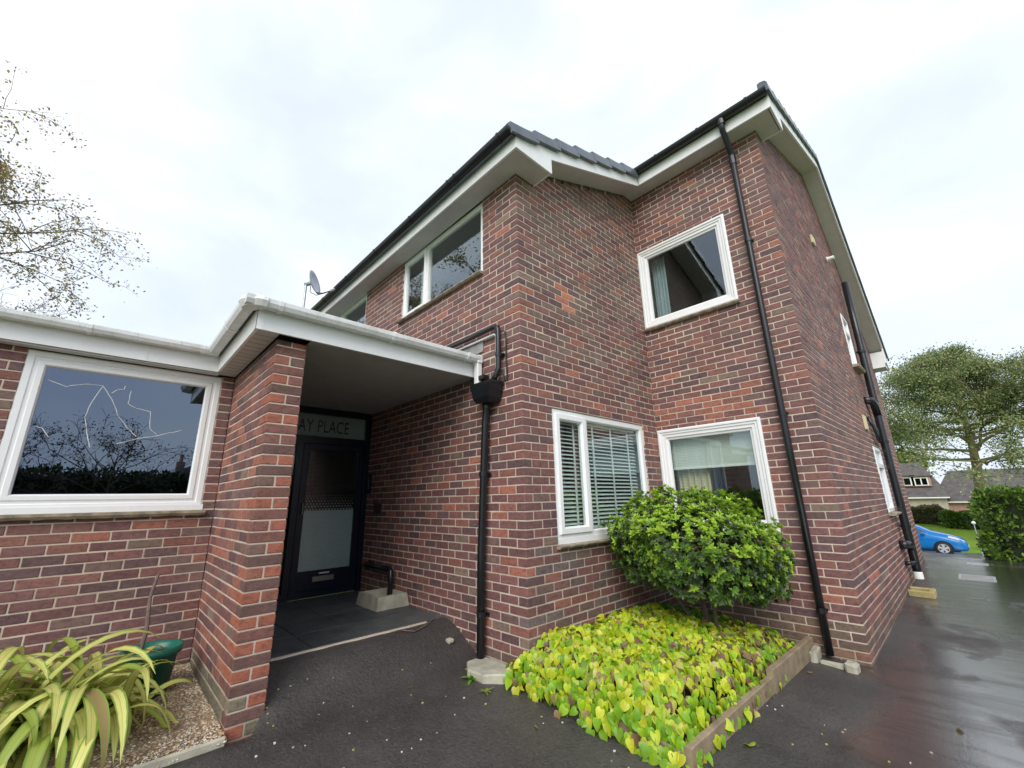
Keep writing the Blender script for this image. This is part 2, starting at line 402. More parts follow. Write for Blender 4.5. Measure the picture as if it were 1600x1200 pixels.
# ------------------------------------------------------------------ bricks
PAL = [((.155, .070, .063), 34), ((.185, .078, .065), 24), ((.118, .064, .062), 17), ((.150, .088, .072), 9), ((.222, .088, .064), 9), ((.29, .105, .068), 4), ((.190, .125, .092), 3)]
PC = [c for c, w in PAL]; PW = np.array([w for c, w in PAL], float); PW /= PW.sum()
ORANGE = (.42, .15, .085)
BH, BJ, CRS, ZB = .065, .010, .075, -.20
bricks = {'house': [], 'wing': []}       # (box, colour, wall object key, visible point, normal)
mort = {}
def lay(owner, wall, axis, sgn, plane, u0, u1, z0, z1, phase, ends=(0, 0), holes=(), top=None, pal=None, front=.003, thick=.1025):
    """stretcher bond. axis 'y': face in plane y=plane, bricks run along x; axis 'x': plane x=plane, bricks run along y.
    sgn = +1 if the wall lies on the + side of the plane. ends: alternate-course set-back at (u0,u1) for corners: 1/2 = set back on odd/even courses"""
    mb = mort.setdefault((owner, wall), MB())
    k = int(math.floor((z0-ZB)/CRS+1e-6)); 
    while True:
        zc = ZB+k*CRS
        if zc >= z1-1e-4: break
        a0, b0 = max(zc, z0), min(zc+CRS, z1)
        zb0, zb1 = max(zc+BJ, z0), min(zc+CRS, z1)
        lo, hi = u0, u1
        odd = k % 2
        if ends[0] and (odd == (ends[0] == 1)): lo = u0+.1125
        if ends[1] and (odd == (ends[1] == 1)): hi = u1-.1125
        if top:
            # clip to the slope
            us = [u for u in np.linspace(lo, hi, 200) if top(u) > zc+.02]
            if not us: k += 1; continue
            lo, hi = max(lo, us[0]), min(hi, us[-1])
        segs = [(lo, hi)]
        for (ha, hb, za, zb_) in holes:
            if zc+CRS-.012 > za and zc+.012 < zb_:
                segs = [t for (p, q) in segs for t in ((p, min(q, ha)), (max(p, hb), q)) if t[1]-t[0] > .012]
        ph = phase+(.1125 if odd else 0)
        for (p, q) in segs:
            d0, d1 = plane+sgn*.004, plane+sgn*thick
            lo_d, hi_d = min(d0, d1), max(d0, d1)
            mp_, mq_ = p+(.004 if ends[0] and abs(p-u0) < 1e-6 else 0), q-(.004 if ends[1] and abs(q-u1) < 1e-6 else 0)
            if lo > u0+.1 and abs(p-lo) < 1e-6 and not top: mp_ -= .012
            if hi < u1-.1 and abs(q-hi) < 1e-6 and not top: mq_ += .012
            if top and ends[0] and abs(p-u0-.1125) < 1e-6: mp_ -= .012
            if axis == 'y': mb.box(mp_, mq_, lo_d, hi_d, a0, b0)
            else: mb.box(lo_d, hi_d, mp_, mq_, a0, b0)
            j = math.floor((p-ph)/.225)
            while ph+j*.225 < q:
                s0, s1 = max(ph+j*.225, p), min(ph+j*.225+.215, q); j += 1
                if s1-s0 < .02 or zb1-zb0 < .02: continue
                dj = random.gauss(0, .0012)
                e0, e1 = plane-sgn*(front*.0+max(-.002, min(.002, dj))), plane+sgn*thick
                e0, e1 = min(e0, e1), max(e0, e1)
                col = PC[rng.choice(len(PC), p=PW)] if pal is None else pal((s0+s1)/2, zc)
                c_ = np.array(col)*random.uniform(.82, 1.16)*1.38*np.array((.96, 1.02, 1.10))
                if zc < .22 and pal is None: c_ = c_*.55+np.array((.11, .09, .065))*.5
                z_lo, z_hi = zb0+random.uniform(-.001, .001), zb1+random.uniform(-.001, .001)
                b = (s0, s1, e0, e1, z_lo, z_hi) if axis == 'y' else (e0, e1, s0, s1, z_lo, z_hi)
                um = (s0+s1)/2; vis = (um, plane, (zb0+zb1)/2) if axis == 'y' else (plane, um, (zb0+zb1)/2)
                nrm = (0, -sgn, 0) if axis == 'y' else (-sgn, 0, 0)
                bricks[owner].append((b, c_, wall, vis, nrm, (s1-s0)*(zb1-zb0)))
        k += 1
D1, W2, D3 = 2.491, 1.749, 9.46
XW, XP, YP, YQ = -2.148, -.737, -1.882, -1.667
SL = .40
def gable_E(u): return 4.86+SL*(u+.02)+.02
def gable_F(u): return min(5.99+.36*(u-2.25), 7.20-.70*(u-5.62))-.02
def pal_R(u, z):     # face by the blinds window: one bright re-laid patch, dirtier under the window
    if .66 < u < .86 and 3.47 < z < 3.76: return ORANGE
    if z < 1.06 and z > .2 and u > .1 and rng.random() < .30: return (.135, .095, .085)
    c = PC[rng.choice(len(PC), p=PW)]
    if z > 2.9 and rng.random() < .35: c = (.150, .098, .075)
    if z < .22: c = tuple(np.array(c)*.5+np.array((.11, .09, .065))*.5)
    return c
def pal_L2(u, z):
    if 2.3 < z < 2.62 and u < 1.25 and rng.random() < .6: return (.29, .105, .07)
    if z < .30: return tuple(np.array(PC[rng.choice(len(PC), p=PW)])*.4+np.array((.115, .10, .06))*.6)
    c = PC[rng.choice(len(PC), p=PW)]
    return c
holesL = [(-2.372, -.56, 3.925, 4.90), (-5.2, -3.58, 3.925, 4.90)]
lay('house', 'L', 'y', 1, 0., -9.0, 0., 2.9, 4.90, 0-.215, (0, 1), holesL)
lay('house', 'L', 'y', 1, 0., -3.16, 0., -.05, 2.9, 0-.215, (0, 1))
lay('house', 'R', 'x', -1, 0., 0., D1-.004, -.05, 6.0, .1125, (2, 0), [(.414, 2.143, 1.07, 2.35)], gable_E, pal_R)
lay('house', 'L2', 'y', 1, D1, -.06, W2, -.2, 5.95, W2-.215, (0, 1), [(.05, 1.19, 1.075, 2.275), (.05, 1.19, 3.70, 4.90)], None, pal_L2)
holesR2 = [(6.05, 6.62, 3.50, 4.45), (5.98, 6.72, 1.15, 2.17)]
lay('house', 'R2', 'x', -1, W2, D1, D3, -.2, 7.2, D1+.1125, (2, 0), holesR2, gable_F)
# entrance wing: window wall, and the return wall that ends in the pier
lay('wing', 'window', 'x', -1, XW, -7.5, YP-.004, .05, 2.70, YP-.1, (0, 0), [(-3.26, -1.985, 1.45, 2.70)])
def pal_P(u, z):
    c = PC[rng.choice(len(PC), p=PW)]
    if rng.random() < .25: c = (.26, .10, .068)
    if z < .25: c = (.17, .145, .10)
    return c
# pier end: alternate one stretcher / two headers across the 215 mm width
lay('wing', 'pier', 'y', 1, YP, XW-.09, XP-.1125, .0, 2.70, XP-.44, (0, 2), (), None, pal_P, thick=.1025)
lay('wing', 'pier', 'y', -1, YQ, XW-.95, XP-.1125, .0, 2.70, XP-.44, (0, 2), (), None, pal_P, thick=.1025)
# end grain of the pier: real end bricks in alternate courses, 4 mm proud
k = 3
while ZB+k*CRS < 2.69:
    zc = ZB+k*CRS; runs = [(YP-.001, YQ+.001)] if k % 2 else [(YP-.001, (YP+YQ)/2-.005), ((YP+YQ)/2+.005, YQ+.001)]
    for (p, q) in runs:
        c_ = np.array(pal_P(0, zc) if k % 2 == 0 else ((.13, .07, .06) if rng.random() < .6 else (.17, .075, .06)))*random.uniform(.9, 1.15)
        if k % 2 == 0 and rng.random() < .45: c_ = np.array((.30, .10, .062))*random.uniform(.9, 1.1)
        c_ = c_*1.3
        bricks['wing'].append(((XP-(.1025 if k % 2 else .215), XP, p, q, zc+BJ, min(zc+CRS, 2.70)), c_, 'pier', (XP, (p+q)/2, zc+.04), (1, 0, 0), (q-p)*.065))
    k += 1
mort['wing', 'pier'].box(XP-.2295, XP-.0045, YP+.0058, YQ-.0058, .001, 2.699)

house = thing('brick_house', 'two-storey red brick house with slate roof, white windows and black downpipes', 'house', (0, 0, 0))
wing = thing('entrance_wing', 'low brick entrance wing with white fascia, porch canopy, pier and navy door', 'porch', (0, 0, 0))
WALLS = {}
for (ow, w), mb in mort.items():
    WALLS[ow, w] = mb.build('wall', 'mortar', house if ow == 'house' else wing)
def score(b):
    (bb, c, w, vis, nrm, ar) = b
    d = np.array(vis)-CAM; dist = np.linalg.norm(d); cs = -(d@np.array(nrm))/dist
    if cs <= 0: return -1
    u, v, z = px(vis)
    if z < .1 or not (-20 < u < 1620 and -20 < v < 1220): return -1
    if 950 < u < 1232 and 765 < v < 950 and vis[2] < 1.6 and vis[0] > -.05: return -1
    if vis[2] < .3 and w in ('R', 'L2'): return -1
    if w == 'pier' and nrm[1] > 0: return -1
    if w == 'L' and vis[2] > 2.6 and vis[0] < -3.0: return -1
    return ar*cs/dist**2
shared = {}
for ow, root in (('house', house), ('wing', wing)):
    bl = sorted(bricks[ow], key=score, reverse=True)
    for (bb, c, w, vis, nrm, ar) in bl[:300]:
        dims = tuple(round(bb[2*i+1]-bb[2*i], 3) for i in range(3)); var = random.randrange(2); key = dims+(var,)
        if key not in shared:
            h = [q/2 for q in dims]
            shared[key] = MB().cbox(-h[0], h[0], -h[1], h[1], -h[2], h[2], .004, jit=.0011).mesh('brick', M['brick_o'])
        o = link('brick', shared[key], WALLS[ow, w], tuple((bb[2*i]+bb[2*i+1])/2 for i in range(3)))
        o.color = (*np.clip(c, 0, 1), 1)
    fm = MB()
    for (bb, c, w, vis, nrm, ar) in bl[300:]:
        fm.cbox(*bb, .004, col=c, jit=.0011)
    tag(fm.build('brick_field', 'brick_s', root), kind='stuff')

# ------------------------------------------------------------------ windows
def frame_ring(mb, P, u0, u1, z0, z1, prof):
    """prof: list of (inset, depth inward). P maps (u, d, z) -> xyz"""
    v = []
    for (i_, d_) in prof:
        for (a_, b_) in ((u0+i_, z0+i_), (u1-i_, z0+i_), (u1-i_, z1-i_), (u0+i_, z1-i_)): v.append(P(a_, d_, b_))
    f = [(4*r_+k_, 4*r_+(k_+1) % 4, 4*r_+4+(k_+1) % 4, 4*r_+4+k_) for r_ in range(len(prof)-1) for k_ in range(4)]
    f += [tuple(reversed([4*(len(prof)-1)+k_ for k_ in range(4)]))] if False else []
    return mb.add(v, f)
def PY(plane): return lambda u, d, z: (u, plane+d, z)
def PX(plane): return lambda u, d, z: (plane-d, u, z)
BOXPROF = [(0, .05), (0, -.022), (.012, -.030), (.030, -.030), (.040, -.018), (.060, -.018), (.066, -.006), (.098, -.006), (.104, .010), (.128, .014), (.132, .045)]
FLAT = [(0, .08), (0, .012), (.006, .006), (.058, .006), (.062, .012), (.070, .030), (.070, .06)]
SASH = [(0, .05), (0, .0), (.006, -.006), (.050, -.006), (.056, .0), (.064, .020), (.064, .05)]
def pane(parent, P, u0, u1, z0, z1, d, mat='glass'):
    mb = MB()
    v = [P(a_, dd, b_) for dd in (d, d+.006) for (a_, b_) in ((u0, z0), (u1, z0), (u1, z1), (u0, z1))]
    mb.add(v, [(0, 1, 2, 3), (7, 6, 5, 4), (0, 4, 5, 1), (1, 5, 6, 2), (2, 6, 7, 3), (3, 7, 4, 0)])
    return mb.build('pane', mat, parent)
def pbox(mb, P, u0, u1, d0, d1, z0, z1):
    v = [P(a_, dd, b_) for dd in (d0, d1) for (a_, b_) in ((u0, z0), (u1, z0), (u1, z1), (u0, z1))]
    return mb.add(v, [(0, 1, 2, 3), (7, 6, 5, 4), (0, 4, 5, 1), (1, 5, 6, 2), (2, 6, 7, 3), (3, 7, 4, 0)])
def sill(parent, P, u0, u1, z, out=.05, h=.035):
    n = 26; mb = MB(); us = np.linspace(u0, u1, n); v = []; f = []
    for i_, u in enumerate(us):
        dr = random.uniform(0, .008); oo = out+random.uniform(-.004, .004)
        for (d_, zz) in ((.1, z), (-oo, z-.012), (-oo, z-h*.6-dr*.5), (-oo+.018, z-h-dr), (.1, z-h)): v.append(P(u, d_, zz))
    for i_ in range(n-1):
        for q in range(5): f.append((i_*5+q, i_*5+(q+1) % 5, (i_+1)*5+(q+1) % 5, (i_+1)*5+q))
    f += [tuple(range(5)), tuple(range((n-1)*5, n*5))[::-1]]
    return mb.add(v, f).build('sill', 'sill', parent)
# W1: ground-floor window with the venetian blind (x = 0)
P = PX(0.)
w = frame_ring(MB(), P, .414, 2.143, 1.108, 2.345, [(0, .09), (0, .022), (.006, .016), (.058, .016), (.064, .022), (.070, .040), (.070, .07)])
pbox(w, P, .92, .985, .018, .075, 1.17, 2.28); pbox(w, P, .412, 2.145, .010, .07, 1.076, 1.125)
w = w.build('window', 'upvc', house)
frame_ring(MB(), P, .462, .935, 1.16, 2.30, SASH).build('sash', 'upvc', w); pane(w, P, .52, .88, 1.21, 2.25, .02)
pane(w, P, .983, 2.08, 1.172, 2.28, .045); sill(w, P, .395, 2.16, 1.082, .055)
# W2 / W3: box-framed windows in the recessed face (y = D1)
P = PY(D1)
for (z0, z1) in ((1.085, 2.305), (3.728, 4.926)):
    w = frame_ring(MB(), P, .006, 1.228, z0, z1, BOXPROF).build('window', 'upvc', house)
    pane(w, P, .13, 1.105, z0+.125, z1-.125, .03); sill(w, P, .004, 1.24, z0+.004, .06, .04)
# W4 / W6: upper windows under the eaves on the front (y = 0)
P = PY(0.)
for (a_, b_, m_) in ((-2.372, -.56, -1.76), (-5.2, -3.58, -4.6)):
    w = frame_ring(MB(), P, a_, b_, 3.936, 4.862, [(0, .09), (0, .024), (.006, .018), (.050, .018), (.056, .024), (.060, .040), (.060, .07)])
    pbox(w, P, m_-.03, m_+.045, .018, .07, 3.98, 4.82); w = w.build('window', 'upvc', house)
    frame_ring(MB(), P, a_+.045, m_-.01, 3.975, 4.82, [(0, .05), (0, .006), (.004, .002), (.04, .002), (.046, .010), (.05, .03), (.05, .05)]).build('sash', 'upvc', w)
    pane(w, P, a_+.09, m_-.05, 4.02, 4.775, .03); pane(w, P, m_+.042, b_-.055, 3.99, 4.81, .045); sill(w, P, a_-.03, b_+.01, 3.94, .055)
# side windows (x = W2)
P = PX(W2)
for (a_, b_, z0, z1, t_) in ((6.05, 6.62, 3.525, 4.45, 4.15), (5.98, 6.72, 1.175, 2.17, 1.88)):
    w = frame_ring(MB(), P, a_, b_, z0, z1, [(0, .08), (0, -.006), (.006, -.012), (.055, -.012), (.062, .0), (.066, .03), (.066, .06)])
    pbox(w, P, a_+.05, b_-.05, -.010, .05, t_-.03, t_+.03); w = w.build('window', 'upvc', house)
    pane(w, P, a_+.06, b_-.06, z0+.06, t_-.03, .03); pane(w, P, a_+.06, b_-.06, t_+.03, z1-.06, .02); sill(w, P, a_-.04, b_+.05, z0+.004, .09, .05)
# W5: big fixed window of the wing
P = PX(XW)
w = frame_ring(MB(), P, -3.262, -1.985, 1.475, 2.695, [(0, .09), (0, .012), (.010, .004), (.045, .004), (.052, .012), (.070, .012), (.078, .004), (.108, .004), (.118, .020), (.124, .05)])
pbox(w, P, -3.28, -1.975, -.006, .06, 1.452, 1.50)
w5 = w.build('window', 'upvc', wing); p5 = pane(w5, P, -3.14, -2.105, 1.597, 2.575, .032, 'glass_d'); sill(w5, P, -3.30, -1.955, 1.462, .06, .05)
# pale wandering lines across that pane
def uvw(x, y): # pixel on the pane -> (y, z)
    d = fw+rt*(x-800)/F_PX-up*(y-600)/F_PX; t = (XW-.03-CAM[0])/d[0]; q = CAM+d*t; return q
tr = MB()
for ln in ([(75, 593), (103, 604), (135, 600), (161, 603), (176, 625), (184, 648), (198, 668), (213, 682)], [(161, 603), (143, 628), (133, 652), (136, 680), (140, 699)], [(174, 614), (184, 609), (194, 608), (196, 603)],
           [(205, 610), (200, 631), (213, 638), (235, 643), (234, 670), (244, 678)], [(183, 694), (213, 686), (250, 680), (284, 672)], [(54, 666), (66, 668), (76, 683)]):
    pts = []
    for (a_, b_) in zip(ln[:-1], ln[1:]):
        for t in (0, .34, .67): pts.append(uvw(a_[0]+(b_[0]-a_[0])*t+random.uniform(-.7, .7), a_[1]+(b_[1]-a_[1])*t+random.uniform(-.7, .7)))
    pts.append(uvw(*ln[-1])); tr.tube(pts, [.0025*random.uniform(.6, 1.2) for _ in pts], 5)
tag(tr.build('pale_line', 'white', w5), label='pale thin wandering lines across the dark pane')

# rooms behind the glass
def room(x0, x1, y0, y1, z0, z1, open_, parent, mat='room'):
    mb = MB(); mb.box(x0, x1, y0, y1, z0, z1); ix = {'-y': 2, '+x': 5}[open_]
    mb.f.pop(ix); return mb.build('room_lining', mat, parent)
room(-2.6, -.108, .15, 2.35, .6, 2.75, '+x', house); room(.0, 1.62, 2.60, 5.2, .6, 2.75, '-y', house)
room(.0, 1.62, 2.60, 5.2, 3.3, 5.4, '-y', house); room(-5.5, -.3, .108, 2.4, 3.3, 4.95, '-y', house)
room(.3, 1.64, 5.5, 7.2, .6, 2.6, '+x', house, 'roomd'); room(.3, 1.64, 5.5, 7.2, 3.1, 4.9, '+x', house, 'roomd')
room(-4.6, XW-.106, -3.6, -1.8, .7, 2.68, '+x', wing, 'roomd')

# blinds and curtains
bl = thing('venetian_blind', 'white slatted venetian blind behind the double window beside the shrub', 'blind', (-.12, 1.27, 1.2))
sm = None
n_sl = 27
for i_ in range(n_sl):
    z = 1.20+i_*(2.235-1.20)/(n_sl-1)
    if sm is None:
        sm = MB(); sm.add([(-.019, -.79, .010), (-.019, .79, .010), (.002, .79, .003), (.002, -.79, .003), (.019, .79, -.011), (.019, -.79, -.011), (-.020, -.79, .008), (-.020, .79, .008), (.018, .79, -.013), (.018, -.79, -.013)],
               [(0, 1, 2, 3), (3, 2, 4, 5), (6, 9, 8, 7), (0, 3, 5, 9, 6), (1, 7, 8, 4, 2), (0, 6, 7, 1), (5, 4, 8, 9)]); sm = sm.mesh('slat', M['slat'])
    link('slat', sm, bl, (0, 0, z-1.2))
for y in (.85, 1.19, 1.545, 1.90): MB().box(-.101, -.098, y-.014, y+.014, 1.19, 2.26).build('ladder_tape', 'slat', bl)
MB().cbox(-.15, -.09, .47, 2.07, 2.25, 2.29).build('head_rail', 'slat', bl); MB().cbox(-.14, -.10, .47, 2.07, 1.172, 1.188).build('bottom_rail', 'slat', bl)
rb = thing('roller_blind', 'half-lowered pale roller blind in the ground-floor box window behind the shrub', 'blind', (.62, D1+.14, 1.83))
MB().box(.10, 1.13, D1+.14, D1+.143, 1.83, 2.19).build('fabric', 'rollerb', rb); MB().cbox(.10, 1.13, D1+.132, D1+.15, 1.80, 1.83).build('bottom_bar', 'white', rb)
MB().tube([(.08, D1+.16, 2.2), (1.15, D1+.16, 2.2)], .02).build('roller', 'white', rb)
def curtain(name, label, mat, x0, x1, y, z0, z1, waves):
    us = np.linspace(0, 1, waves*8+1); pt = [(x0+(x1-x0)*u, y+.022*math.sin(u*waves*2*math.pi)+.008*math.sin(u*11)) for u in us]
    mb = MB()
    n = len(pt); v = [(a_, b_+o_, z) for o_ in (0, .004) for z in (z0, z1) for (a_, b_) in pt]; f = []
    for o_ in (0, 1):
        for i_ in range(n-1): q = (o_*2*n+i_, o_*2*n+i_+1, o_*2*n+n+i_+1, o_*2*n+n+i_); f.append(q if not o_ else q[::-1])
    f += [(0, n, 3*n, 2*n), (n-1, 3*n-1, 4*n-1, 2*n-1)]
    mb.add(v, f); o = mb.build(name, mat, smooth=True); tag(o, label, 'curtain'); return o
curtain('curtain', 'cream pleated curtain inside the ground-floor box window', 'curtain_y', .10, .50, D1+.25, .75, 2.25, 5)
curtain('curtain', 'blue-grey curtain bunched at the left of the upper box window', 'curtain_b', .10, .30, D1+.22, 3.4, 4.85, 4)
curtain('curtain', 'pale curtain at the left of the upper front window under the eaves', 'white', -2.26, -2.0, .24, 3.6, 4.84, 4)

# ------------------------------------------------------------------ eaves, verges, roof
FE, ZS = -.25, 4.865         # fascia line and soffit level of the front eaves
VX = .25                     # verge overhang of the front gable
GY2, ZS2 = 2.245, 5.850      # upper eaves over the recessed face
VX2 = 1.965
def bar(z0, y0, sl, y): return z0+sl*(y-y0)
sf = MB(); sf.box(-9.1, VX-.012, FE+.016, -.002, ZS, ZS+.012); sf.box(.002, VX-.012, 0, .27, ZS+.001, ZS+.012)
sf = sf.build('soffit', 'soffit', house)
MB().box(-9.1, VX, FE-.004, FE+.018, ZS-.015, 5.00).build('fascia', 'upvc', house)
# barge board of the front gable with its box end
bb = MB(); y0 = FE-.004; y1 = 2.236
bb.prism([(y0, ZS-.015), (.285, ZS-.015), (.285, bar(5.05, .317, SL, .285)+.0), (y1, bar(5.05, .317, SL, y1)), (y1, bar(5.05, .317, SL, y1)+.15), (y0, bar(5.05, .317, SL, y0)+.17)], 0, VX-.0, VX+.022)
bb.build('barge_board', 'upvc', house)
MB().prism([(.003, ZS-.012), (VX-.002, ZS-.012), (VX-.002, 5.06), (.003, 5.06)], 1, .268, .283).build('box_end', 'upvc', house)
vsf = MB(); vsf.add([(.002, .285, bar(5.05, .317, SL, .285)+.01), (VX, .285, bar(5.05, .317, SL, .285)+.01), (VX, y1+.25, bar(5.05, .317, SL, y1+.25)+.01), (.002, y1+.25, bar(5.05, .317, SL, y1+.25)+.01)], [(0, 3, 2, 1)])
vsf.build('verge_soffit', 'soffit', house)
# upper eaves
MB().box(.002, VX2-.012, GY2+.016, D1-.002, ZS2, ZS2+.012).build('soffit', 'soffit', house)
MB().box(W2+.002, VX2-.012, D1, 2.73, ZS2+.001, ZS2+.012).build('soffit', 'soffit', house)
MB().box(VX+.024, VX2, GY2-.004, GY2+.018, ZS2-.015, 5.995).build('fascia', 'upvc', house)
AY, AZ = 5.62, 7.05          # ridge on the side gable (barge bottom)
bf = lambda y: 5.86+(AZ-5.86)/(AY-GY2)*(y-GY2) if y < AY else AZ-.70*(y-AY)
YE = 9.70
bb = MB(); bb.prism([(GY2-.004, ZS2-.015), (2.745, ZS2-.015), (2.745, bf(2.745)), (AY, AZ), (AY, AZ+.17), (GY2-.004, bf(GY2)+.17)], 0, VX2, VX2+.022)
bb.prism([(AY, AZ), (YE-.45, bf(YE-.45)), (YE-.45, bf(YE-.2)-.15), (YE, bf(YE)-.10), (YE, bf(YE)+.17), (AY, AZ+.17)], 0, VX2, VX2+.022)
bb.build('barge_board', 'upvc', house)
MB().box(W2+.003, VX2-.002, 2.728, 2.743, ZS2-.012, 6.1).build('box_end', 'upvc', house)
MB().box(W2+.003, VX2-.002, YE-.46, YE-.446, bf(YE)-.10, bf(YE)+.25).build('box_end', 'upvc', house)
MB().box(W2-.5, VX2-.002, YE-.44, YE-.01, bf(YE)-.10, bf(YE)-.085).build('soffit', 'soffit', house)
vs_ = MB(); vs_.add([(W2+.001, 2.745, bf(2.745)+.01), (VX2, 2.745, bf(2.745)+.01), (VX2, AY, AZ+.01), (W2+.001, AY, AZ+.01), (VX2, YE, bf(YE)+.01), (W2+.001, YE, bf(YE)+.01)], [(0, 3, 2, 1), (3, 5, 4, 2)])
vs_.build('verge_soffit', 'soffit', house)
# roof slabs
rs = lambda y: bar(5.05, .317, SL, y)+.16
rf = MB()
rf.prism([(FE-.06, rs(FE-.06)), (2.25, rs(2.25)), (AY, AZ+.18), (YE, bf(YE)+.18), (YE, bf(YE)+.24), (AY, AZ+.25), (2.25, rs(2.25)+.06), (FE-.06, rs(FE-.06)+.06)], 0, -9.1, VX+.02)
rf.prism([(GY2-.06, bf(GY2-.06)+.165), (AY, AZ+.175), (YE, bf(YE)+.175), (YE, bf(YE)+.235), (AY, AZ+.245), (GY2-.06, bf(GY2-.06)+.225)], 0, VX+.021, VX2+.02)
rf = rf.build('roof', 'tile_r', house)
# interlocking tiles along the verges: each one a piece, its tail lifted over the next
def verge(x_in, x_out, ya, yb, zf, gauge, slope):
    n = max(1, int(round((yb-ya)/gauge))); gz = (yb-ya)/n
    for i_ in range(n):
        y = ya+i_*gz
        a0, a1 = y-.02, y+gz+.02
        mb = MB(); v = []
        prof = [(x_in, .075), (x_out-.07, .085), (x_out-.02, .070), (x_out, .040), (x_out+.006, -.070), (x_out-.02, -.075), (x_out-.024, .0), (x_in, .0)]
        for (yy, lift) in ((a0, .045), ((a0+a1)/2, .018), (a1, .0)):
            for (xx, h_) in prof: v.append((xx, yy, zf(yy)+h_+lift))
        m_ = len(prof); f = [(r_*m_+q, r_*m_+(q+1) % m_, (r_+1)*m_+(q+1) % m_, (r_+1)*m_+q) for r_ in range(2) for q in range(m_)]+[tuple(range(m_)), tuple(range(2*m_, 3*m_))[::-1]]
        mb.add(v, f).build('roof_tile', 'tile_r', rf)
verge(VX-.05, VX+.06, FE-.07, 2.17, lambda y: rs(y)+.03, .335, SL)
verge(VX2-.05, VX2+.05, GY2-.07, AY, lambda y: bf(y)+.20, .30, .36)
verge(VX2-.05, VX2+.05, AY, YE, lambda y: bf(y)+.20, .45, -.7)
# gutters
def half_gutter(x0, x1, y, z, r, parent, mat, axis='x', name='gutter', clips=(), sq=False):
    """open trough along axis; (y,z) = centre of the rim line in the cross plane"""
    mb = MB(); ring = []
    if sq: pr = [(-r, 0), (-r*.95, -r*.5), (-r*.62, -r*1.05), (r*.62, -r*1.05), (r*.95, -r*.5), (r, 0)]
    else: pr = [(-r*math.cos(t), -r*math.sin(t)) for t in np.linspace(0, math.pi, 11)]
    pi_ = [(a_*.93, b_*.93) for a_, b_ in pr]
    lip = [(-r-.006, .004)]; poly = pr+[(r, .006)]+pi_[::-1]+[(-r, .006)]
    for t in (x0, x1):
        for (a_, b_) in poly: ring.append((t, y+a_, z+b_) if axis == 'x' else (y+a_, t, z+b_))
    n = len(poly); mb.add(ring, [(i_, (i_+1) % n, n+(i_+1) % n, n+i_) for i_ in range(n)])
    k_ = len(pr); ends = [tuple(range(k_)), tuple(n+i_ for i_ in range(k_))]
    mb.f += [ends[0], ends[1][::-1]]
    o = mb.build(name, mat, parent, smooth=False)
    for t in clips:
        cb = MB(); rr = [(a_*1.09, b_*1.12) for a_, b_ in pr]; rv = []
        for tt in (t-.014, t+.014):
            for (a_, b_) in rr+[(r*1.0, .012)]+[(q[0]*1.01, q[1]*1.01) for q in pr[::-1]]+[(-r*1.08, .012)]: rv.append((tt, y+a_, z+b_) if axis == 'x' else (y+a_, tt, z+b_))
        m_ = len(rv)//2; cb.add(rv, [(i_, (i_+1) % m_, m_+(i_+1) % m_, m_+i_) for i_ in range(m_)]+[tuple(range(m_)), tuple(range(m_, 2*m_))[::-1]])
        cb.build('gutter_bracket', mat, o)
    return o
half_gutter(-9.1, VX+.03, FE-.068, 5.035, .060, house, 'black', 'x', clips=(.12, -.75, -.62, -1.6, -2.6, -3.6, -4.6))
half_gutter(VX-.06, VX2+.03, GY2-.068, 6.035, .060, house, 'black', 'x', clips=(.62, 1.2, 1.78))

# ------------------------------------------------------------------ downpipes of the house
def pipe_with(name, pts, r, clips, axis_wall, parent, mat='black', label=None, clipname='pipe_clip'):
    mb = MB().tube(pts, r, 14); o = mb.build(name, mat, parent, smooth=True)
    for (x, y, z) in clips:
        MB().lathe([(r*1.0, -.022), (r*1.18, -.022), (r*1.18, .022), (r*1.0, .022)], (x, y, z), 16).build(clipname, mat, o)
        cb = MB()
        if axis_wall == 'y': cb.box(x-.045, x+.045, y+r*1.05, y+r*1.05+.02, z-.012, z+.012)
        else: cb.box(x-r*1.05-.02, x-r*1.05, y-.045, y+.045, z-.012, z+.012)
        cb.build('bracket', mat, o)
    if label: o['label'] = label
    return o
yD = D1-.062
d2 = pipe_with('downpipe', [(1.475, GY2-.068, 6.02), (1.473, GY2-.068, 5.90), (1.468, GY2-.05, 5.86), (1.462, yD-.02, 5.66), (1.460, yD, 5.60), (1.458, yD, 4.0), (1.458, yD, 2.0), (1.462, yD, .05)], .034, [(1.459, yD, 4.40), (1.459, yD, 2.30), (1.461, yD, .42)], 'y', house)
MB().lathe([(.034, -.05), (.045, -.05), (.047, .02), (.042, .05)], (1.475, GY2-.068, 5.97), 16).build('outlet', 'black', d2)
MB().lathe([(.036, -.06), (.041, -.06), (.041, .06), (.036, .06)], (1.460, yD, 5.55), 16).build('collar', 'black', d2)
# front pipe with hopper
xA, yA = -.478, -.068
d1 = pipe_with('downpipe', [(xA+.07, yA-.02, 2.44), (xA+.055, yA, 2.34), (xA+.035, yA, 2.2), (xA-.03, yA, 1.0), (xA-.04, yA, .16)], .036, [(xA+.005, yA, 1.72), (xA-.032, yA, .52)], 'y', house)
hp = MB(); hx, hy = -.385, -.095
v = []
for (z, wx, wy, ox) in ((2.385, .085, .060, 0), (2.43, .118, .078, 0), (2.565, .155, .085, 0), (2.585, .155, .085, 0), (2.585, .145, .075, 0), (2.50, .13, .07, 0)):
    for (a_, b_) in ((-1, -1), (1, -1), (1, 1), (-1, 1)): v.append((hx+a_*wx, hy+b_*wy, z))
hp.add(v, [(r_*4+q, r_*4+(q+1) % 4, r_*4+4+(q+1) % 4, r_*4+4+q) for r_ in range(5) for q in range(4)]+[(3, 2, 1, 0), (20, 21, 22, 23)])
hp.build('hopper', 'black', d1)
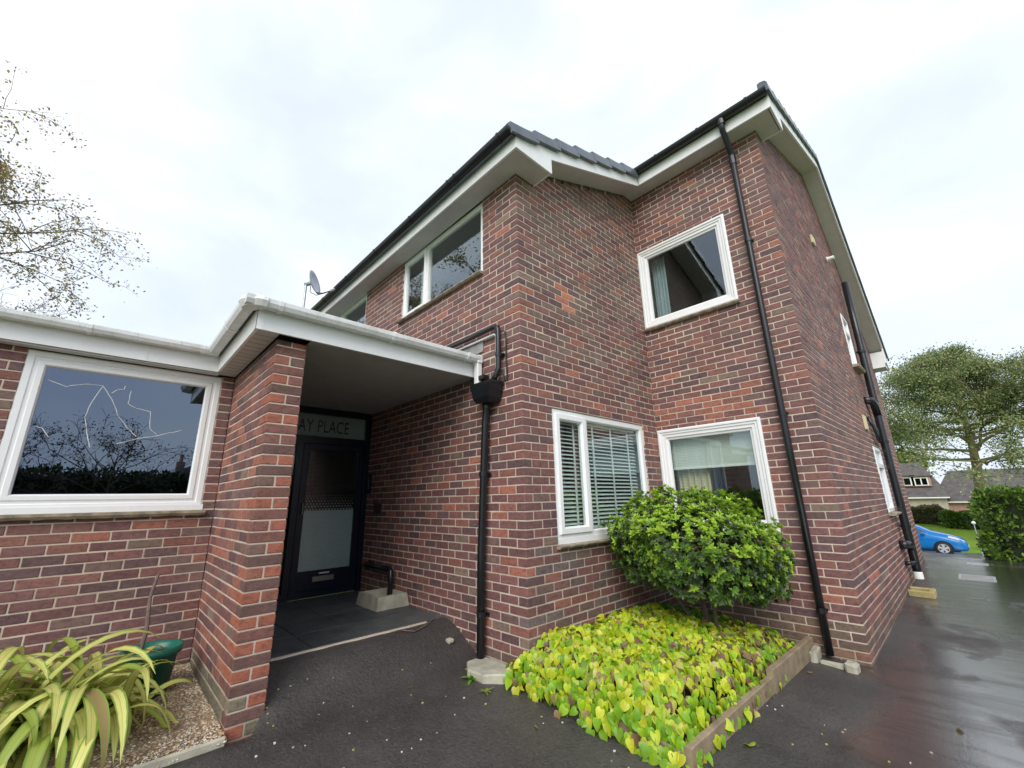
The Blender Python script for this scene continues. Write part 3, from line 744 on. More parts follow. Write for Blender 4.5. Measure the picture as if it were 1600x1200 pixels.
o = pipe_with('waste_pipe', [(-1.6, -.055, 3.17), (-.30, -.055, 3.17), (-.262, -.055, 3.15), (-.255, -.055, 3.10), (-.255, -.055, 2.72), (-.27, -.07, 2.66), (-.31, -.085, 2.58)], .027, [(-.255, -.055, 2.86)], 'y', house)
MB().tube([(-1.5, -.03, 3.105), (-.34, -.03, 3.105), (-.31, -.03, 3.08), (-.307, -.03, 2.62)], .012, 8).build('white_pipe', 'gutterw', o)
MB().tube([(-.20, -.012, 3.10), (-.185, -.015, 3.0), (-.19, -.012, 2.8), (-.175, -.015, 2.64), (-.18, -.02, 2.585), (-.21, -.02, 2.58), (-.23, -.015, 2.66)], .008, 8).build('cable', 'cable', house)
MB().prism([(-1.5, 2.92), (-.545, 2.985), (-.545, 3.115), (-1.5, 3.115)], 1, -.014, -.003).build('flashing', 'lead', house)
# soil stack on the side wall
xs = W2+.095
ss = pipe_with('soil_stack', [(xs, 6.88, 5.30), (xs, 6.82, 4.2), (xs, 6.74, 2.9), (xs, 6.68, 2.0), (xs, 6.64, .75), (xs, 6.62, .20)], .055, [(xs, 6.79, 3.9), (xs, 6.70, 2.28), (xs, 6.645, .95)], 'x', house)
MB().tube([(xs, 6.745, 2.72), (xs, 6.62, 2.90), (xs-.02, 6.50, 2.96), (xs-.10, 6.40, 2.97)], [.058, .058, .06, .06], 12).build('branch_elbow', 'black', ss, smooth=True)
MB().tube([(xs, 6.66, .62), (xs+.0, 6.42, .70), (xs-.03, 6.30, .70), (xs-.09, 6.26, .70)], [.05, .052, .06, .06], 12).build('branch_elbow', 'black', ss, smooth=True)
MB().tube([(xs, 6.63, .40), (xs, 6.5, .43), (xs-.03, 6.38, .43), (xs-.1, 6.36, .43)], .03, 10).build('branch_pipe', 'black', ss, smooth=True)
MB().tube([(W2+.01, 6.18, 2.66), (W2+.05, 6.2, 2.5), (W2+.06, 6.3, 2.38), (W2+.05, 6.46, 2.3), (W2+.06, 6.6, 2.25)], .022, 8).build('waste_pipe', 'black', house, smooth=True)
MB().tube([(W2+.02, 6.35, 2.62), (W2+.06, 6.35, 2.45), (W2+.06, 6.38, 2.3)], .028, 8).build('waste_pipe', 'black', house, smooth=True)
tp = MB(); tp.lathe([(.056, -.05), (.060, -.05), (.060, .03), (.056, .05)], (xs, 6.62, .24), 14); tp.build('taped_joint', 'white', ss)
fl = MB().lathe([(.0, .0), (.045, .0), (.05, .012), (.035, .016), (.033, .11), (.026, .11), (.0, .05)], (W2+.004, 6.05, 5.50), 14, 0); fl.build('flue_pipe', 'upvc', house)
MB().cbox(W2+.002, W2+.03, 4.78, 4.98, 5.28, 5.42).build('vent_cover', 'curtain_y', house)
MB().cbox(W2+.002, W2+.03, 5.62, 5.80, 2.40, 2.62).build('vent_cover', 'curtain_y', house)
rv = MB().lathe([(0, -.014), (.05, -.013), (.062, -.004), (.066, .0)], (1.16, D1-.001, .546), 20, 1); rv.build('round_cap', 'sill', house)
# airbrick in the porch wall, black strips standing in for its shaded slots
ab = MB(); ab.box(-2.83, -2.61, -.006, .0, 1.33, 1.47); ab = ab.build('airbrick', 'brick_o', house); ab.color = (.12, .06, .05, 1)
for q in range(5): MB().box(-2.80, -2.64, -.010, -.0065, 1.345+q*.024, 1.355+q*.024).build('slot_shade_strip', 'black', ab)

# ------------------------------------------------------------------ entrance wing
XC, YC, ZC0, ZC1, XF = -.636, -2.052, 2.712, 2.875, -2.033
fs = MB(); fs.box(XC-.02, XC, YC, -.002, ZC0, ZC1); fs.box(XF+.0, XC-.021, YC, YC+.02, ZC0, ZC1-.001); fs.box(XF-.02, XF-.0005, -7.6, YC+.019, ZC0+.001, ZC1-.002)
fs = fs.build('fascia', 'upvc', wing)
cj = MB(); cj.box(XC-.045, XC+.004, YC-.004, YC-.0005, ZC0-.003, ZC1+.001); cj.box(XC+.0005, XC+.004, YC-.004, YC+.045, ZC0-.003, ZC1+.001); cj.build('corner_trim', 'upvc', fs)
cj = MB(); cj.box(XF+.0005, XF+.003, -2.62, -2.57, ZC0, ZC1); cj.build('joint_trim', 'upvc', fs)
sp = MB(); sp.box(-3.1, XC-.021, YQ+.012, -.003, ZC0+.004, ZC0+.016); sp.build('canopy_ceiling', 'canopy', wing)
sp = MB(); sp.box(XW+.004, XC-.021, YC+.021, YP-.006, ZC0+.003, ZC0+.015); sp.box(XW+.004, XF-.021, -7.5, YC+.02, ZC0-.012, ZC0-.001)
for q in range(12): pass
sp = sp.build('soffit', 'soffit', wing)
for q in range(1, 14): MB().box(XW+.01+q*.105, XW+.014+q*.105, YC+.024, YP-.008, ZC0+.0008, ZC0+.0028).build('soffit_groove', 'lead', sp)
fr = MB(); fr.prism([(XC+.02, ZC1), (XC+.035, ZC1+.04), (XF-.05, 2.985), (-9., 2.985), (-9., 2.90), (XF-.05, ZC1-.01), (XC-.025, ZC1-.004)], 1, YC-.02, -.004)
fr.prism([(XF+.02, ZC1), (XF+.035, ZC1+.035), (XF-.6, 2.975), (-9., 2.975), (-9., 2.88), (XF-.025, ZC1-.006)], 1, -7.6, YC-.0205)
fr.build('flat_roof', 'felt', wing)
gz = ZC1+.035
g1 = half_gutter(YC-.10, -.06, XC+.060, gz, .052, wing, 'gutterw', 'y', clips=(-1.93, -1.02, -.2), sq=True)
g2 = half_gutter(XF+.12, XC+.005, YC-.060, gz-.001, .052, wing, 'gutterw', 'x', clips=(-1.2,), sq=True)
g3 = half_gutter(-7.6, YC-.02, XF+.060, gz-.002, .052, wing, 'gutterw', 'y', clips=(-2.2, -2.95), sq=True)
ca = MB(); v = []
for t in np.linspace(-.15, math.pi/2+.15, 8):      # rounded corner angle piece
    c_, s_ = math.cos(t), math.sin(t); cx, cy = XC-.01, YC+.01
    for (rr, zz) in ((.012, .012), (.13, .012), (.138, -.02), (.115, -.062), (.03, -.064)): v.append((cx+rr*c_, cy-rr*s_, gz+zz))
ca.add(v, [(r_*5+q, r_*5+(q+1) % 5, r_*5+5+(q+1) % 5, r_*5+5+q) for r_ in range(7) for q in range(5)]+[(4, 3, 2, 1, 0), tuple(range(35, 40))])
tag(ca.build('corner_angle', 'gutterw', g1, smooth=False), label='moss-stained corner piece of the white gutter')
dp = MB(); dp.cbox(XC+.015, XC+.105, -.085, -.022, gz-.07, gz+.02, .008); dp.cbox(XC+.030, XC+.095, -.082, -.025, 2.56, gz-.065, .006)
dp.tube([(XC+.06, -.055, 2.70), (XC+.062, -.055, 2.56)], .03, 10)
dp.build('downpipe', 'upvc', wing)
MB().box(-.66, -.46, -.075, -.003, 2.66, 2.70).build('pipe_bracket', 'black', wing)
# porch floor
fb = MB(); fb.box(-3.1, -1.150, YQ+.003, -.003, .20, .375); fb = fb.build('floor', 'mortar', wing)
xs_ = [-1.158]; 
while xs_[-1] > -3.0: xs_.append(xs_[-1]-.455)
ys_ = np.linspace(YQ+.006, -.006, 5)
for i_ in range(len(xs_)-1):
    for j_ in range(4):
        x1_, x0_ = xs_[i_]-.003, max(xs_[i_+1]+.003, -3.09)
        MB().cbox(x0_, x1_, ys_[j_]+.003, ys_[j_+1]-.003, .372, .388+random.uniform(0, .0015), .002).build('floor_tile', 'slate', fb)
ed = MB(); yy = np.linspace(YQ+.004, -.22, 16); v = []
for y in yy:
    r_ = random.uniform(-.006, .008)
    v += [(-1.150, y, .386), (-1.128+r_, y, .384), (-1.115+r_, y, .345), (-1.150, y, .345)]
ed.add(v, [(i_*4+q, i_*4+(q+1) % 4, i_*4+4+(q+1) % 4, i_*4+4+q) for i_ in range(15) for q in range(4)]); ed.build('edging_strip', 'mortar', fb)
# entrance screen
XD = -3.10
P = PX(XD)
scr = MB(); pbox(scr, P, YQ+.002, -.955, -.03, .06, .385, .47); pbox(scr, P, YQ+.002, -.004, -.031, .06, 2.63, 2.715); pbox(scr, P, -.975, -.005, -.032, .06, 2.24, 2.335)
pbox(scr, P, -.955, -.885, -.033, .06, .389, 2.24); pbox(scr, P, -.075, -.004, -.033, .06, .389, 2.63); pbox(scr, P, YQ+.002, YQ+.08, -.033, .06, .47, 2.63); pbox(scr, P, YQ+.08, -.955, -.030, .06, 2.24, 2.335)
scr = scr.build('entrance_frame', 'navy', wing)
pane(scr, P, YQ+.075, -.95, .46, 2.25, .01, 'glass_door'); pane(scr, P, YQ+.075, -.07, 2.33, 2.64, .01, 'glass_door')
MB().box(XD-.028, XD-.024, YQ+.08, -.07, 2.33, 2.64).build('frosted_film', 'frost', scr)
dr = frame_ring(MB(), P, -.882, -.078, .395, 2.238, [(0, .05), (0, -.02), (.006, -.026), (.078, -.026), (.084, -.018), (.084, .02)])
pbox(dr, P, -.80, -.16, -.016, .03, .47, .695)
dr = dr.build('door', 'navy', wing)
pane(dr, P, -.80, -.16, .69, 2.16, -.002, 'glass_door')
MB().box(XD-.010, XD-.0075, -.80, -.16, .69, 1.40).build('frosted_film', 'frost', dr)
ck = MB()
for r_ in range(6):
    z = 1.402+r_*.034; s_ = .019*(1-r_*.13)
    for c_ in range(17):
        y = -.795+c_*.0385+(.019 if r_ % 2 else 0)
        if y < -.175: ck.box(XD-.010, XD-.0075, y-s_/2, y+s_/2, z-s_/2+.012, z+s_/2+.012)
ck.build('frosted_checks', 'frost', dr)
MB().cbox(XD+.017, XD+.026, -.62, -.36, .565, .625, .004).build('letter_plate', 'steel', dr)
MB().cbox(XD+.017, XD+.020, -.545, -.42, .648, .664, .001).build('notice_strip', 'white', dr)
MB().tube([(XD+.03, -.83, 1.35), (XD+.055, -.83, 1.36), (XD+.055, -.83, 1.49), (XD+.03, -.83, 1.50)], .009, 8).build('door_handle', 'steel', dr)
tx = bpy.data.curves.new('lettering', 'FONT'); tx.body = 'AY PLACE'; tx.size = .235; tx.extrude = .001; tx.space_character = 1.08
to = bpy.data.objects.new('lettering', tx); COL.objects.link(to)
me = bpy.data.meshes.new_from_object(to.evaluated_get(bpy.context.evaluated_depsgraph_get())); bpy.data.objects.remove(to)
me.materials.clear(); me.materials.append(M['letter'])
le = link('lettering', me, scr, (XD-.020, -.965, 2.40)); le.scale = (.60, 1, 1); le.rotation_euler = (R(90), 0, R(90)); le['label'] = 'dark sign lettering AY PLACE on the glass over the door'
# hall beyond the door, its dimness put into the darker plaster colour
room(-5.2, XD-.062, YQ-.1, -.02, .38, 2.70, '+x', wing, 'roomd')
# intercom, waste pipe and gully in the porch
ic = thing('intercom', 'slim dark intercom panel with white buttons on the brick wall beside the door', 'intercom', (-3.0, -.03, 1.72))
MB().cbox(-3.045, -2.945, -.035, -.002, 1.60, 1.86, .006).build('panel', 'navy', ic)
for q in range(5): MB().cbox(-2.968, -2.954, -.039, -.0345, 1.665+q*.035, 1.677+q*.035, .002).build('button', 'white', ic)  # small buttons in plain white paint
wp = MB().tube([(-2.80, .0, .735), (-2.78, -.09, .735), (-2.15, -.09, .735), (-2.12, -.09, .72), (-2.12, -.09, .43)], .03, 12); wp = wp.build('waste_pipe', 'black', house, smooth=True)
gb = MB(); v = []
for (z, e_) in ((.389, .0), (.515, -.018), (.517, -.030), (.517, -.055), (.43, -.065)):
    for (a_, b_) in ((-2.33-e_, -.385-e_), (-1.83+e_, -.385-e_), (-1.83+e_, -.006), (-2.33-e_, -.006)):
        v.append((a_, b_ if b_ < -.1 else -.006+(e_ if z > .4 else 0), z))
gb.add(v, [(r_*4+q, r_*4+(q+1) % 4, r_*4+4+(q+1) % 4, r_*4+4+q) for r_ in range(4) for q in range(4)]+[(3, 2, 1, 0), (16, 17, 18, 19)])
tag(gb.build('drain_surround', 'concrete'), 'pale concrete drain trough under the black waste pipe in the porch', 'drain surround')

# ------------------------------------------------------------------ satellite dish
dl = ray_at(488, 440, 7.0); pb = ray_at(475, 470, 7.0)
sdh = thing('satellite_dish', 'small grey satellite dish on a pole above the porch roof', 'satellite dish', (pb[0], pb[1], 2.98))
MB().tube([(pb[0], pb[1], 2.98), (pb[0]+.01, pb[1], dl[2]+.02)], .019, 10).build('pole', 'galv', sdh)
nd = np.array(rt); nd[2] = 0; nd = nd/np.linalg.norm(nd); nd = nd*.97+np.array((0, 0, .22)); nd /= np.linalg.norm(nd)
sx = np.cross(nd, (0, 0, 1)); sx /= np.linalg.norm(sx); sz = np.cross(sx, nd)
cen = np.array((pb[0], pb[1], dl[2]))+nd*.10
db = MB(); v = []; f = []
for s_ in (0, 1):
    for i_ in range(7):
        rr = .21*i_/6
        for k_ in range(20):
            t = 2*math.pi*k_/20; v.append(cen+sx*rr*.92*math.cos(t)+sz*rr*math.sin(t)+nd*(.055*(i_/6)**2-.008*s_))
for s_ in (0, 1):
    for i_ in range(6):
        for k_ in range(20):
            q = (s_*140+i_*20+k_, s_*140+i_*20+(k_+1) % 20, s_*140+(i_+1)*20+(k_+1) % 20, s_*140+(i_+1)*20+k_); f.append(q if s_ == 0 else q[::-1])
f += [(120+k_, 120+(k_+1) % 20, 260+(k_+1) % 20, 260+k_) for k_ in range(20)]
db.add(v, f).build('reflector', 'galv', sdh, smooth=True)
MB().tube([cen-nd*.12, cen-nd*.005], .035, 8).build('mount', 'galv', sdh)
MB().tube([cen-sz*.20+nd*.05, cen-sz*.235+nd*.15, cen-sz*.225+nd*.30], .010, 8).build('arm', 'black', sdh)
MB().tube([cen-nd*.03-sz*.05, cen-nd*.05-sz*.16, cen-sz*.245+nd*.04, cen-sz*.24+nd*.2], .006, 6).build('cable', 'cable', sdh)
MB().tube([cen-sz*.225+nd*.28, cen-sz*.20+nd*.36], .022, 8).build('receiver', 'galv', sdh)

# ------------------------------------------------------------------ raised bed with ground cover
bed = thing('raised_bed', 'square planting bed edged with weathered timber in the corner of the house', 'planting bed', (.65, 1.2, .05))
def board(pts_a, pts_b, h0, h1, th, ax):
    mb = MB(); v = []
    for t in np.linspace(0, 1, 9):
        x = pts_a[0]+(pts_b[0]-pts_a[0])*t; y = pts_a[1]+(pts_b[1]-pts_a[1])*t; z = g(x, y)
        e_ = random.uniform(-.003, .003)
        for (a_, b_) in ((0, h0), (th, h0), (th, h1-.006), (th-.006, h1+e_), (.006, h1+e_), (0, h1-.006)): v.append((x+a_*(ax == 0), y+a_*(ax == 1), z+b_))
    n = 6; mb.add(v, [(i_*n+q, i_*n+(q+1) % n, (i_+1)*n+(q+1) % n, (i_+1)*n+q) for i_ in range(8) for q in range(n)]+[tuple(range(n)), tuple(range(8*n, 9*n))[::-1]])
    return mb.build('edging_board', 'timber', bed)
board((1.255, -.06, 0), (1.275, 1.30, 0), -.03, .105, .045, 0); board((1.280, 1.302, 0), (1.30, 2.42, 0), -.03, .155, .05, 0)
board((-.02, -.065, 0), (1.254, -.062, 0), -.03, .075, .045, 1)
def soil_z(x, y): return max(g(x, y)+.05, .09+.03*math.sin(x*5+1)*math.sin(y*4))
MB().grid(lambda x, y: (x, y, soil_z(x, y)), np.linspace(.012, 1.28, 14), np.linspace(-.03, 2.485, 24)).build('soil', 'soil', bed, smooth=True)

def heart_mesh(s, curl, cup):
    # heart-shaped leaf in local xy, stalk at origin, tip towards +y, folded along the midrib
    half = [(0, .06), (.22, -.06), (.43, .08), (.48, .34), (.38, .64), (.18, .88), (0, 1.05)]
    mid = [(0, .06), (0, .18), (0, .36), (0, .58), (0, .82), (0, 1.05)]
    v = []; f = []
    def zz(x, y): return cup*abs(x)*.9-curl*y*y+.05*math.sin(y*9)*abs(x)
    for (x, y) in mid: v.append((0, y*s, zz(0, y)*s))
    for sg in (-1, 1):
        b = len(v)
        for (x, y) in half[1:6]: v.append((sg*x*s, y*s, zz(x, y)*s))
        rows = [(0, b, b+1, 1), (1, b+1, b+2, 2), (2, b+2, b+3, 3), (3, b+3, b+4, 4)]
        tr_ = [(4, b+4, 5)]
        for q in rows+tr_: f.append(q if sg > 0 else q[::-1])
    return np.array(v), f
HEARTS = [heart_mesh(s_, c_, k_) for s_, c_, k_ in ((.054, .55, .45), (.062, .4, .35), (.046, .7, .5), (.068, .45, .3))]
hm = []
for v, f in HEARTS:
    mb = MB(); mb.add(v, f); hm.append(mb.mesh('leaf', M['leaf_o'], smooth=True))
cover = thing('ground_cover_plant', 'dense lime-yellow heart-leaved ground cover filling the timber-edged bed', 'ground cover', (.65, 1.1, .09))
def mound(x, y):
    ex = min(sst(-.30, .12, x), 1-sst(1.06, 1.36, x)); ey = min(sst(-.22, .12, y), 1-sst(2.2, 2.46, y)); back = 1-.42*sst(1.2, 2.4, y)-.12*sst(.6, 1.3, x)
    return g(x, y)+.03+(.285*back)*max(0, min(1, ex))**.7*max(0, min(1, ey))**.7+.035*math.sin(x*7.3+y*2)*math.sin(y*6.1-x)*ex*ey
LEAFCOL = [((.56, .66, .025), 36), ((.68, .70, .05), 22), ((.34, .56, .02), 22), ((.18, .38, .02), 9), ((.24, .13, .075), 4), ((.40, .27, .13), 3), ((.66, .58, .16), 4)]
LC = [c for c, w_ in LEAFCOL]; LW = np.array([w_ for c, w_ in LEAFCOL], float); LW /= LW.sum()
leafs = []
tries = 0
while len(leafs) < 4600 and tries < 60000:
    tries += 1
    x, y = random.uniform(-.28, 1.335), random.uniform(-.20, 2.42)
    if y > .02 and x < .03: continue
    if y <= .02 and x < -.30+0: continue
    z = mound(x, y); e_ = .03
    hgt = z-g(x, y)
    if hgt < .075 and random.random() < .9: continue
    nx = -(mound(x+e_, y)-mound(x-e_, y))/(2*e_); ny = -(mound(x, y+e_)-mound(x, y-e_))/(2*e_)
    n_ = Vector((nx+random.gauss(0, .42)+.12, ny+random.gauss(0, .42)-.22, .85)).normalized()
    down = Vector((nx*1.2+.35+random.gauss(0, .5), ny*1.2-.45+random.gauss(0, .5), -.35-.4*random.random()))
    down = (down-n_*down.dot(n_)).normalized()
    side = down.cross(n_)
    depth = random.random()**2*.07
    shade = random.random()
    col = np.array(LC[rng.choice(len(LC), p=LW)])
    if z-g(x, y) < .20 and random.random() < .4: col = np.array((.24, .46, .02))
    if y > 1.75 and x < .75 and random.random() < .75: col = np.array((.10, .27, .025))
    if x > .75 and y > .7 and random.random() < .20: col = np.array((.25, .15, .09))
    col = col*random.uniform(.8, 1.15)
    mt = Matrix(((side.x, down.x, n_.x, x), (side.y, down.y, n_.y, y), (side.z, down.z, n_.z, z-depth), (0, 0, 0, 1)))
    leafs.append((mt, random.randrange(4), col, depth))
def lscore(L):
    p = np.array(L[0].translation); d = p-CAM; n_ = np.array(L[0].col[2][:3]); return -(d@n_)/np.linalg.norm(d)**3-L[3]*1.5
leafs.sort(key=lscore, reverse=True)
off = Vector(cover.location)
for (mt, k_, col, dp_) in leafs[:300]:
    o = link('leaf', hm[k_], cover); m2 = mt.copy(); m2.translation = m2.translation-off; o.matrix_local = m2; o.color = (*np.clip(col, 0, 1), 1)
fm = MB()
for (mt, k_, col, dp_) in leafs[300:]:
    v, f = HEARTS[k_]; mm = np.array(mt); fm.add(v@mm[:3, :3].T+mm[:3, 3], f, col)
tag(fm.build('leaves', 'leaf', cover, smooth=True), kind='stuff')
st = MB()
for _ in range(160):
    x, y = random.uniform(.02, 1.25), random.uniform(0, 2.3); z = mound(x, y)-.05
    st.tube([(x, y, soil_z(x, y)-.01), (x+random.gauss(0, .03), y+random.gauss(0, .03), z)], .003, 4, False)
tag(st.build('stems', 'twig', cover), kind='stuff')

# ------------------------------------------------------------------ clipped shrub
def blade(l, w_, fold, bend, n=3):
    v = [(0, 0, 0)]; f = []
    for i_ in range(1, n):
        t = i_/n; ww = w_*math.sin(math.pi*min(1, t*.9+.1))*.5; z = -bend*l*t*t
        v += [(-ww, l*t, z+fold*ww), (0, l*t, z), (ww, l*t, z+fold*ww)]
    v.append((0, l, -bend*l))
    for i_ in range(n-2):
        a_ = 1+i_*3; f += [(a_, a_+1, a_+4, a_+3), (a_+1, a_+2, a_+5, a_+4)]
    f += [(0, 2, 1), (0, 3, 2)]; e_ = 1+(n-2)*3; t_ = len(v)-1; f += [(e_, e_+1, t_), (e_+1, e_+2, t_)]
    return np.array(v), f
def rosette(nl, size, spread):
    V = []; Fa = []
    for i_ in range(nl):
        v, f = blade(size*random.uniform(.7, 1.15), size*.46, .3, .10, 4)
        az_ = 2*math.pi*(i_*.382)+random.gauss(0, .2); el = R(spread)*(1-.75*i_/nl)+random.gauss(0, .12)
        m_ = Matrix.Rotation(az_, 3, 'Z')@Matrix.Rotation(R(90)-el, 3, 'X')
        b = sum(len(q) for q in V); V.append(v@np.array(m_).T); Fa += [tuple(b+q for q in t) for t in f]
    return np.concatenate(V), Fa
ROS = [rosette(random.choice((8, 9, 10, 11)), .046, 80) for _ in range(6)]
rm = []
for v, f in ROS:
    mb = MB(); mb.add(v, f); rm.append(mb.mesh('leaf_cluster', M['leaf_o']))
BC = np.array((.74, 1.56, 1.0)); lat = np.array((rt0[0], rt0[1], 0)); dep = np.array((-math.sin(YAW), math.cos(YAW), 0))
shrub = thing('rounded_shrub', 'clipped evergreen shrub with glossy light green leaves in front of the windows', 'shrub', (.86, 1.62, .12))
cl = []
def crown_r(a_, e_): return 1+.05*math.sin(3*a_+1)+.05*math.sin(5*a_+2*e_)+.04*math.sin(7*e_)
for i_ in range(3000):
    zz = random.uniform(-.86, 1); a_ = random.uniform(0, 2*math.pi); e_ = math.asin(zz)
    d = np.array((math.cos(e_)*math.cos(a_), math.cos(e_)*math.sin(a_), zz))
    s_ = crown_r(a_, e_)*random.choice((1, 1, 1, .93, .86))*random.uniform(.93, 1.07)
    rv_ = .50 if zz > 0 else .46
    p = BC+lat*d[0]*.80*s_+dep*d[1]*.62*s_+np.array((0, 0, d[2]*rv_*s_))
    p[2] += -.13*d[0]*1.0*(1 if zz < .2 else .55)
    if p[1] > 2.43 or p[0] < .05: continue
    n_ = lat*d[0]/.80+dep*d[1]/.62+np.array((0, 0, d[2]/rv_)); n_ = n_/np.linalg.norm(n_)+np.array((0, 0, .65))+rng.normal(0, .25, 3); n_ = Vector(n_).normalized()
    x_ = n_.orthogonal().normalized(); x_ = Matrix.Rotation(random.uniform(0, 6.28), 3, n_)@x_; y_ = n_.cross(x_)
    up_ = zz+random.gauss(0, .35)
    young = up_ > -.05  # picks the lighter leaf colour, mostly towards the top of the crown
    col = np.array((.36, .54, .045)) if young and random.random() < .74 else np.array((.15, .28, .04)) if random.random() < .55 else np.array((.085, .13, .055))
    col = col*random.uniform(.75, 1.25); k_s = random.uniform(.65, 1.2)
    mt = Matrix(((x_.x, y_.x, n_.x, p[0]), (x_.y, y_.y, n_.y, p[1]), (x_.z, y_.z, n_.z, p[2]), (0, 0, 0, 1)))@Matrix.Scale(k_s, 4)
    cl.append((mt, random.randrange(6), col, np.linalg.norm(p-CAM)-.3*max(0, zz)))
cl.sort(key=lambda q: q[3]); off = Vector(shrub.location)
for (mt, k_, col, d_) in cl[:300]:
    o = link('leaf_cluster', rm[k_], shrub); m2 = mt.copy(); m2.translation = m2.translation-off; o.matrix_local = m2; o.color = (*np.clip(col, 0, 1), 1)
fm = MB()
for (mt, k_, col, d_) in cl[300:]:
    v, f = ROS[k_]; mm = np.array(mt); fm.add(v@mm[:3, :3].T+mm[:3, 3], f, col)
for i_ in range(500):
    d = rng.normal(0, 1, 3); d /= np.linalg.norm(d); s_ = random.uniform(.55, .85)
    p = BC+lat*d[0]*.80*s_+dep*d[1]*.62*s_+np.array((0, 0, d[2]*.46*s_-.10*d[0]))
    v, f = ROS[random.randrange(6)]; mr = np.array(Matrix.Rotation(random.uniform(0, 6.28), 3, Vector(rng.normal(0, 1, 3)))); fm.add(v@mr.T*1.2+p, f, np.array((.05, .085, .03))*random.uniform(.7, 1.3))  # inner leaves coloured darker: shade inside the crown is put into their colour
tag(fm.build('crown', 'leaf', shrub), kind='stuff')
tk = MB(); base = np.array((.84, 1.66, .10))
for (dx, dy, r0) in ((0, 0, .024), (.10, -.08, .018), (-.12, .10, .018), (-.22, -.02, .014)):
    q0 = base+np.array((dx*.4, dy*.4, 0)); q1 = BC+np.array((dx*1.6, dy*1.6, -.30)); mid_ = (q0+q1)/2+rng.normal(0, .03, 3)
    tk.tube([q0, mid_, q1, q1+np.array((dx, dy, .25))], [r0*1.2, r0, r0*.8, r0*.4], 7)
tk.build('trunk', 'bark', shrub)
for i_ in range(26):
    d = rng.normal(0, 1, 3); d[2] = abs(d[2])*.6; d /= np.linalg.norm(d)
    pass

# ------------------------------------------------------------------ gravel strip, strap-leaved plant, pot
gs = MB().grid(lambda x, y: (x, y, .205+.02*math.sin(x*3+y*2)-.05*sst(-1.1, -.62, x)), np.linspace(XW+.002, -.62, 16), np.linspace(-6.5, YP-.002, 40)).build('gravel_bed', 'shingle', smooth=True)
tag(gs, kind='structure')
n_ = 14000; gx = rng.uniform(XW+.01, -.60, n_); gy = YP-.008-rng.uniform(0, 1, n_)**1.3*1.9; 
gzv = .205+.02*np.sin(gx*3+gy*2)-.05*np.clip((gx+1.1)/.48, 0, 1)
oct_ = np.array([(1, 0, 0), (0, 1, 0), (-1, 0, 0), (0, -1, 0), (0, 0, 1), (.62, .62, .5), (-.62, .62, .5), (-.62, -.62, .5), (.62, -.62, .5)], float)
oF = [(4, 5, 6), (4, 6, 7), (4, 7, 8), (4, 8, 5), (5, 0, 1), (5, 1, 6), (6, 1, 2), (6, 2, 7), (7, 2, 3), (7, 3, 8), (8, 3, 0), (8, 0, 5)]
sz_ = rng.uniform(.005, .0105, (n_, 1, 3))*np.array([1, 1, .7]); ang = rng.uniform(0, 6.28, n_)
V = oct_[None]*sz_*rng.uniform(.8, 1.2, (n_, 9, 3)); ca_, sa_ = np.cos(ang)[:, None], np.sin(ang)[:, None]
V = np.stack([V[..., 0]*ca_-V[..., 1]*sa_, V[..., 0]*sa_+V[..., 1]*ca_, V[..., 2]], -1)+np.stack([gx, gy, gzv+.001], -1)[:, None]
Fc = (np.array(oF)[None]+np.arange(n_)[:, None, None]*9).reshape(-1, 3)
pc = np.array([(.50, .37, .22), (.62, .52, .38), (.42, .25, .13), (.34, .28, .22), (.66, .60, .50), (.30, .20, .13)])[rng.integers(0, 6, n_)]*rng.uniform(.75, 1.15, (n_, 1))
po = link('gravel', arrmesh('gravel', V.reshape(-1, 3), Fc, M['pebble'], np.repeat(pc, 9, 0)))
tag(po, 'tan pea shingle covering the strip under the wing window', 'gravel', kind='stuff')
kb = MB(); v = []
for i_, y in enumerate(np.linspace(-6.5, YP-.02, 40)):
    x = -.60+random.uniform(-.006, .006); z = g(x, y)
    v += [(x, y, z-.04), (x, y, z+.035), (x-.03, y, z+.038), (x-.03, y, z-.04)]
kb.add(v, [(i_*4+q, i_*4+(q+1) % 4, i_*4+4+(q+1) % 4, i_*4+4+q) for i_ in range(39) for q in range(4)]+[(0, 1, 2, 3), (159, 158, 157, 156)])
tag(kb.build('edging_kerb', 'concrete'), kind='structure')
plant = thing('variegated_plant', 'large arching strap-leaved plant striped cream and green in the gravel strip', 'plant', (-1.28, -2.63, .2))
pc0 = np.array((-1.28, -2.63, .20))
def strap(az_, L, w_, el, droop, base, col, nseg=13):
    V = []; UV = []; p = np.array(base, float); d_el = el; st_ = L/nseg; tw = random.gauss(0, .25)
    for i_ in range(nseg+1):
        t = i_/nseg; hx = np.array((math.cos(az_), math.sin(az_), 0)); dr_ = hx*math.cos(d_el)+np.array((0, 0, 1))*math.sin(d_el)
        sd_ = np.array((-math.sin(az_), math.cos(az_), 0)); nn = np.cross(dr_, sd_)*-1
        sd2 = sd_*math.cos(tw*t)+nn*math.sin(tw*t)
        ww = w_*(min(1, .55+2.2*t))*(1 if t < .62 else max(.03, 1-((t-.62)/.38)**1.6))
        V += [p-sd2*ww/2, p+np.array((0, 0, -.16*ww)), p+sd2*ww/2]; UV += [(0, t), (.5, t), (1, t)]
        p = p+dr_*st_; d_el -= droop/nseg*(.35+1.5*t)
    return np.array(V), UV
